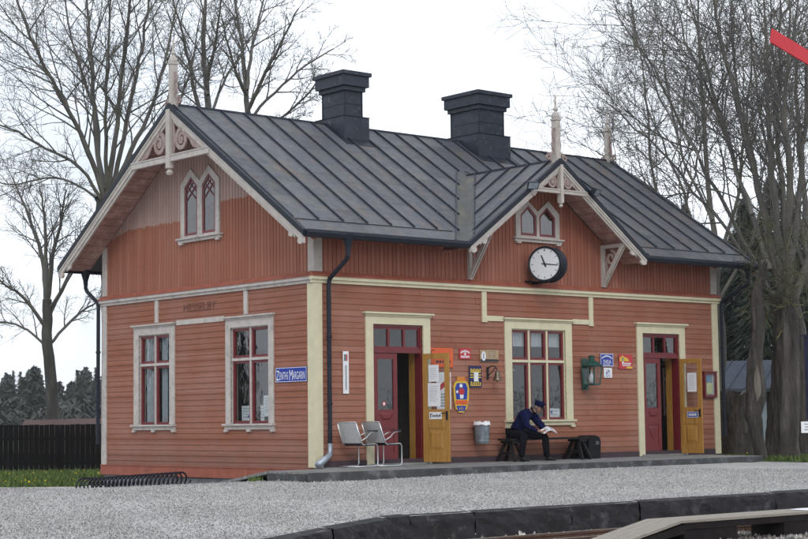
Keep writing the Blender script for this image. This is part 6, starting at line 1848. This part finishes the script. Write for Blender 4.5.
# more bare trees filling the wood behind
for seed, D, base, limbs, lab in ((107, 58, (722, 452), [([(722, 440), (720, 330), (716, 250), (706, 160), (700, 60), (696, -20)], .22), ([(718, 290), (690, 210), (662, 140), (640, 90)], .10), ([(718, 270), (738, 190), (748, 100), (752, 10)], .12), ([(712, 220), (684, 160), (668, 90), (660, 20)], .09), ([(719, 300), (752, 240), (770, 170), (776, 90)], .10)], 'bare tree standing behind the broken stump'),
        (108, 60, (818, 452), [([(818, 440), (815, 330), (808, 240), (800, 150), (796, 40), (800, -20)], .24), ([(812, 290), (784, 210), (762, 130), (750, 40)], .12), ([(808, 240), (822, 150), (830, 60)], .12), ([(812, 270), (790, 170), (774, 60), (770, -20)], .11)], 'bare tree at the right edge beyond the signal post'),
        (109, 64, (676, 445), [([(676, 440), (674, 330), (668, 260), (655, 190), (648, 120), (640, 50)], .16), ([(670, 280), (640, 220), (618, 170), (600, 130)], .07), ([(668, 260), (690, 190), (704, 130), (712, 60)], .09)], 'bare tree rising behind the far end of the roof')):
    T = Tree(seed)
    T.limb(limbs[0][0][:3], D, limbs[0][1] * .75, limbs[0][1] * .5, PB, num=0, trunk=True)
    T.limb(limbs[0][0][2:], D, limbs[0][1] * .5, .02, PB, 1, 10)
    for px, r0 in limbs[1:]: T.limb(px, D, r0 * .65, .018, PB, T.r.uniform(-3, 3), 8)
    T.done('bare_tree', lab, at(*base, D), 'bare trees')

# broken stump with flat top, and the twisted dead trunk beside it
def gnarled(name, px, dep, rads, label, seed, cat, mat='bark_big', closed=True, n=22, ridge=.12, squash=1.0):
    r = random.Random(seed); k = len(px); o = empty(name, tuple(at(*px[0], dep)), label, cat)
    b = MB(); cents = [at(x, y, dep) for x, y in px]; ph = [r.random() * 6 for _ in range(4)]
    sub = 6; C_ = []; Rr = []
    for i in range(k - 1):
        for j in range(sub): u = j / sub; C_.append(cents[i].lerp(cents[i + 1], u)); Rr.append(rads[i] + (rads[i + 1] - rads[i]) * u)
    C_.append(cents[-1]); Rr.append(rads[-1])
    for i, (c, q) in enumerate(zip(C_, Rr)):
        for j in range(n):
            t = 2 * PI * j / n
            w = 1 + ridge * math.sin(3 * t + ph[0] + i * .12) + ridge * .7 * math.sin(7 * t + ph[1] - i * .2) + ridge * .4 * math.sin(13 * t + ph[2] + i * .31) + ridge * .35 * r.uniform(-1, 1)
            b.v.append((c.x + q * w * math.cos(t), c.y + q * w * math.sin(t), c.z + (r.uniform(-.09, .09) if i == len(C_) - 1 else 0)))
    for i in range(len(C_) - 1):
        for j in range(n): j2 = (j + 1) % n; b.f.append((i * n + j, i * n + j2, (i + 1) * n + j2, (i + 1) * n + j))
    b.build('trunk', M[mat], o, smooth=True)
    if closed:
        t = MB(); c = C_[-1]; i = len(C_) - 1
        t.v.append((c.x, c.y, c.z - .12)); t.v += b.v[i * n:(i + 1) * n]
        t.f += [(0, 1 + j, 1 + (j + 1) % n) for j in range(n)]; t.build('broken_top', M['heartwood'], o)
    return o, C_, Rr
o, C_, Rr = gnarled('tree_stump', [(737, 460), (738, 440), (738, 415), (737, 392)], 43.5, [.56, .50, .47, .50], 'broad broken tree stump standing at the far corner of the house', 41, 'stump', mat='stumpbark')
t = MB(); c = C_[10]; dv = (CAM - c); dv.z = 0; dv.normalize(); rt = Vector((-dv.y, dv.x, 0))
vs = []
for i in range(9):
    q = i / 8; z = c.z - .25 + q * .9; w = .12 * math.sin(PI * min(1, q * .9 + .08)) + .02
    vs += [tuple(c + dv * .43 + rt * (.17 - w) + Vector((0, 0, z - c.z))), tuple(c + dv * .475 + rt * (.17) + Vector((0, 0, z - c.z))), tuple(c + dv * .43 + rt * (.17 + w) + Vector((0, 0, z - c.z)))]
t.add(vs, [(3 * i + j, 3 * i + j + 1, 3 * i + 4 + j, 3 * i + 3 + j) for i in range(8) for j in range(2)]); t.build('bare_patch', M['heartwood'], o)
o, C_, Rr = gnarled('dead_trunk', [(762, 464), (757, 440), (753, 415), (757, 395), (755, 365), (759, 330), (758, 295), (764, 262)], 39.6, [.13, .14, .19, .20, .17, .14, .12, .09], 'twisted dead trunk leaning beside the great old tree', 42, 'dead tree', n=18, ridge=.16)
t = MB(); c = C_[20]; vs = []; dv = (CAM - c); dv.z = 0; dv.normalize(); rt = Vector((-dv.y, dv.x, 0))
for i in range(9):
    q = i / 8; cc = C_[16 + i]; w = .07 * math.sin(PI * q) + .01
    vs += [tuple(cc + dv * (Rr[16 + i] * 1.0) - rt * (-.03 + w)), tuple(cc + dv * (Rr[16 + i] * 1.12) + rt * .03), tuple(cc + dv * (Rr[16 + i] * 1.0) + rt * (.03 + w))]
t.add(vs, [(3 * i + j, 3 * i + j + 1, 3 * i + 4 + j, 3 * i + 3 + j) for i in range(8) for j in range(2)]); t.build('bare_patch', M['heartwood'], o)

# evergreens: drooping sprays of needles round a stem
def spruce(mb, base, h, w, r, n, size, droop=.35):
    for i in range(n):
        q = r.random() ** .8; z = h * (.06 + .94 * q); ww = w * (1 - q) ** .85 * r.uniform(.25, 1.0) + .05 * w
        a = r.random() * 2 * PI; c = Vector((base.x + math.cos(a) * ww, base.y + math.sin(a) * ww, base.z + z))
        out = Vector((math.cos(a), math.sin(a), -droop - .4 * r.random())).normalized(); sd = Vector((-math.sin(a), math.cos(a), r.uniform(-.3, .3)))
        s = size * r.uniform(.5, 1.2)
        mb.add([tuple(c - out * s * .7 + sd * s * .16), tuple(c - out * s * .7 - sd * s * .16), tuple(c + out * s * .9 + sd * s * r.uniform(-.3, .3) + Vector((0, 0, s * r.uniform(-.25, .25))))], [(0, 1, 2)])
    mb.tube([base, base + Vector((0, 0, h))], [w * .06, .02], 4, cap=False)
r = random.Random(77); mb = MB()
for i in range(150):
    px = -160 + i * 1.85 + r.uniform(-4, 4); D = r.uniform(190, 300)
    top = 388 + 8 * math.sin(i * .17) + 5 * math.sin(i * .83) + r.choice((-14, -8, -3, 2, 8, 14)) + r.uniform(-3, 3)
    b = at(px, 432, D); b.z = -.6; h = at(px, top, D).z + .6
    if r.random() < .55: spruce(mb, b, h, h * r.uniform(.11, .2), r, 700, .62)
    else:
        # pine: bare stem with a ragged rounded crown
        mb.tube([b, b + Vector((r.uniform(-.3, .3), 0, h * .8))], [.16, .06], 4, cap=False)
        for k in range(420):
            q = r.random(); zz = h * (.42 + .58 * q); ww = h * .13 * math.sqrt(max(.02, 1 - (2 * q - .8) ** 2 * .8)) * r.random() ** .6
            a_ = r.random() * 6.28; c = b + Vector((math.cos(a_) * ww, math.sin(a_) * ww, zz)); v = Vector((r.uniform(-1, 1), r.uniform(-1, 1), r.uniform(-.6, .8))) * .7
            u_ = Vector((r.uniform(-1, 1), r.uniform(-1, 1), r.uniform(-1, 1))) * .3
            mb.add([tuple(c - v * .5), tuple(c + v * .5 + u_), tuple(c + v * .3 - u_)], [(0, 1, 2)])
for i in range(900):
    px = -160 + r.random() * 290; D = r.uniform(185, 230); b = at(px, 424, D); b.z = -.6; spruce(mb, b, r.uniform(1.5, 4.5), 1.8, r, 16, 1.3)
struct(mb.build('far_woodland', M['needles_hazed']), 'stuff', 'dusky far off spruce wood beyond the fence')
mb = MB()
for (px, top, D, wd) in ((690, 205, 84, .23), (706, 240, 88, .3), (664, 262, 90, .28), (728, 268, 86, .3), (752, 196, 82, .26), (778, 176, 84, .26), (800, 205, 80, .26), (826, 186, 82, .26), (740, 232, 90, .28), (768, 240, 78, .3), (812, 250, 76, .3), (850, 210, 82, .28), (650, 300, 86, .3), (715, 300, 80, .32)):
    b = at(px, 440, D); b.z = -.5; h = at(px, top, D).z + .5
    spruce(mb, b, h, h * wd, r, 6500, .36)
struct(mb.build('dark_evergreens', M['needles']), 'stuff', 'dark evergreen wood behind the shed and the old trees')
# wood far across the tracks, seen only as a reflection in the panes
mb = MB()
for i in range(130):
    a = R(-105 + i * .95); D = r.uniform(270, 330)
    b = Vector((CAM.x + 40 + math.cos(a) * D, CAM.y + 20 + math.sin(a) * D, -.7)); h = r.uniform(4.5, 9)
    spruce(mb, b, h, h * .42, r, 60, 2.2)
struct(mb.build('woodland_across_the_tracks', M['needles_hazed']), 'stuff', 'far wood across the tracks')

mb = MB()
for i in range(34):
    q = i / 33; b = Vector((-62 + 44 * q + r.uniform(-3, 3), 28 + 52 * q + r.uniform(-4, 4), -.6)); h = r.uniform(5.5, 9.5)
    spruce(mb, b, h, h * .26, r, 420, 1.3)
struct(mb.build('woodland_by_the_lane', M['needles']), 'stuff', 'dark wood beside the station yard')

# ------------------------------------------------------------------ air
mb = MB(); mb.box(-420, 480, -420, 480, -2.2, 42)
hz = mb.build('haze', bpy.data.materials.new('haze_air'))
hm = hz.data.materials[0]; hm.use_nodes = True; hn = hm.node_tree.nodes
hn.remove(hn['Principled BSDF']); pv = hn.new('ShaderNodeVolumePrincipled')
pv.inputs['Color'].default_value = (.92, .95, 1.0, 1); pv.inputs['Density'].default_value = .00025; pv.inputs['Anisotropy'].default_value = .2
hm.node_tree.links.new(pv.outputs[0], [n for n in hn if n.type == 'OUTPUT_MATERIAL'][0].inputs['Volume'])
struct(hz, 'stuff', 'thin pale air that softens the far wood')

# ------------------------------------------------------------------ daylight
SUN = Vector((-.52, -.74, .66)).normalized()
sl = bpy.data.lights.new('sun', 'SUN'); sl.energy = 0.75; sl.angle = R(14); sl.color = (1.0, .955, .90)
so = bpy.data.objects.new('sun', sl); C.objects.link(so); so.rotation_euler = SUN.to_track_quat('Z', 'Y').to_euler(); so.location = (0, 0, 40)
w = bpy.data.worlds.new('World'); scene.world = w; w.use_nodes = True
nt = w.node_tree; ns = nt.nodes; ln = nt.links; bg = ns['Background']
sky = N(ns, 'ShaderNodeTexSky', sky_type='NISHITA'); sky.sun_disc = False
sky.sun_elevation = math.asin(SUN.z); sky.sun_rotation = math.atan2(SUN.x, SUN.y) % (2 * PI)
sky.altitude = 20; sky.air_density = 1.0; sky.dust_density = 1.5; sky.ozone_density = 1.5
tc = N(ns, 'ShaderNodeTexCoord'); mp = N(ns, 'ShaderNodeMapping'); mp.inputs['Scale'].default_value = (2.2, 2.2, 5.0); mp.inputs['Location'].default_value = (.35, .6, .1)
ln.new(tc.outputs['Generated'], mp.inputs[0])
nz = N(ns, 'ShaderNodeTexNoise'); nz.inputs['Scale'].default_value = 1.6; nz.inputs['Detail'].default_value = 7; nz.inputs['Roughness'].default_value = .55
ln.new(mp.outputs[0], nz.inputs['Vector'])
mr = N(ns, 'ShaderNodeMapRange'); mr.inputs[1].default_value = .40; mr.inputs[2].default_value = .56; mr.inputs[3].default_value = .72; mr.inputs[4].default_value = 1.0
ln.new(nz.outputs['Fac'], mr.inputs[0])
n2 = N(ns, 'ShaderNodeTexNoise'); n2.inputs['Scale'].default_value = 2.0; n2.inputs['Detail'].default_value = 6; ln.new(mp.outputs[0], n2.inputs['Vector'])
m2 = N(ns, 'ShaderNodeMapRange'); m2.inputs[1].default_value = .3; m2.inputs[2].default_value = .7; m2.inputs[3].default_value = 8.4; m2.inputs[4].default_value = 15.0
ln.new(n2.outputs['Fac'], m2.inputs[0])
cc = N(ns, 'ShaderNodeVectorMath', operation='SCALE'); cc.inputs[0].default_value = (.925, .985, 1.07); ln.new(m2.outputs[0], cc.inputs['Scale'])
mx = N(ns, 'ShaderNodeMix', data_type='RGBA'); ln.new(mr.outputs[0], mx.inputs[0]); ln.new(sky.outputs[0], mx.inputs[6]); ln.new(cc.outputs[0], mx.inputs[7])
ln.new(mx.outputs[2], bg.inputs['Color']); bg.inputs['Strength'].default_value = 0.10

vs_ = scene.view_settings
scene.display_settings.display_device = 'sRGB'
vs_.view_transform = 'Standard'; vs_.look = 'None'; vs_.gamma = 1; vs_.exposure = 0.2; vs_.use_curve_mapping = False
scene.cycles.max_bounces = 6; scene.cycles.transparent_max_bounces = 12
scene.cycles.use_denoising = True
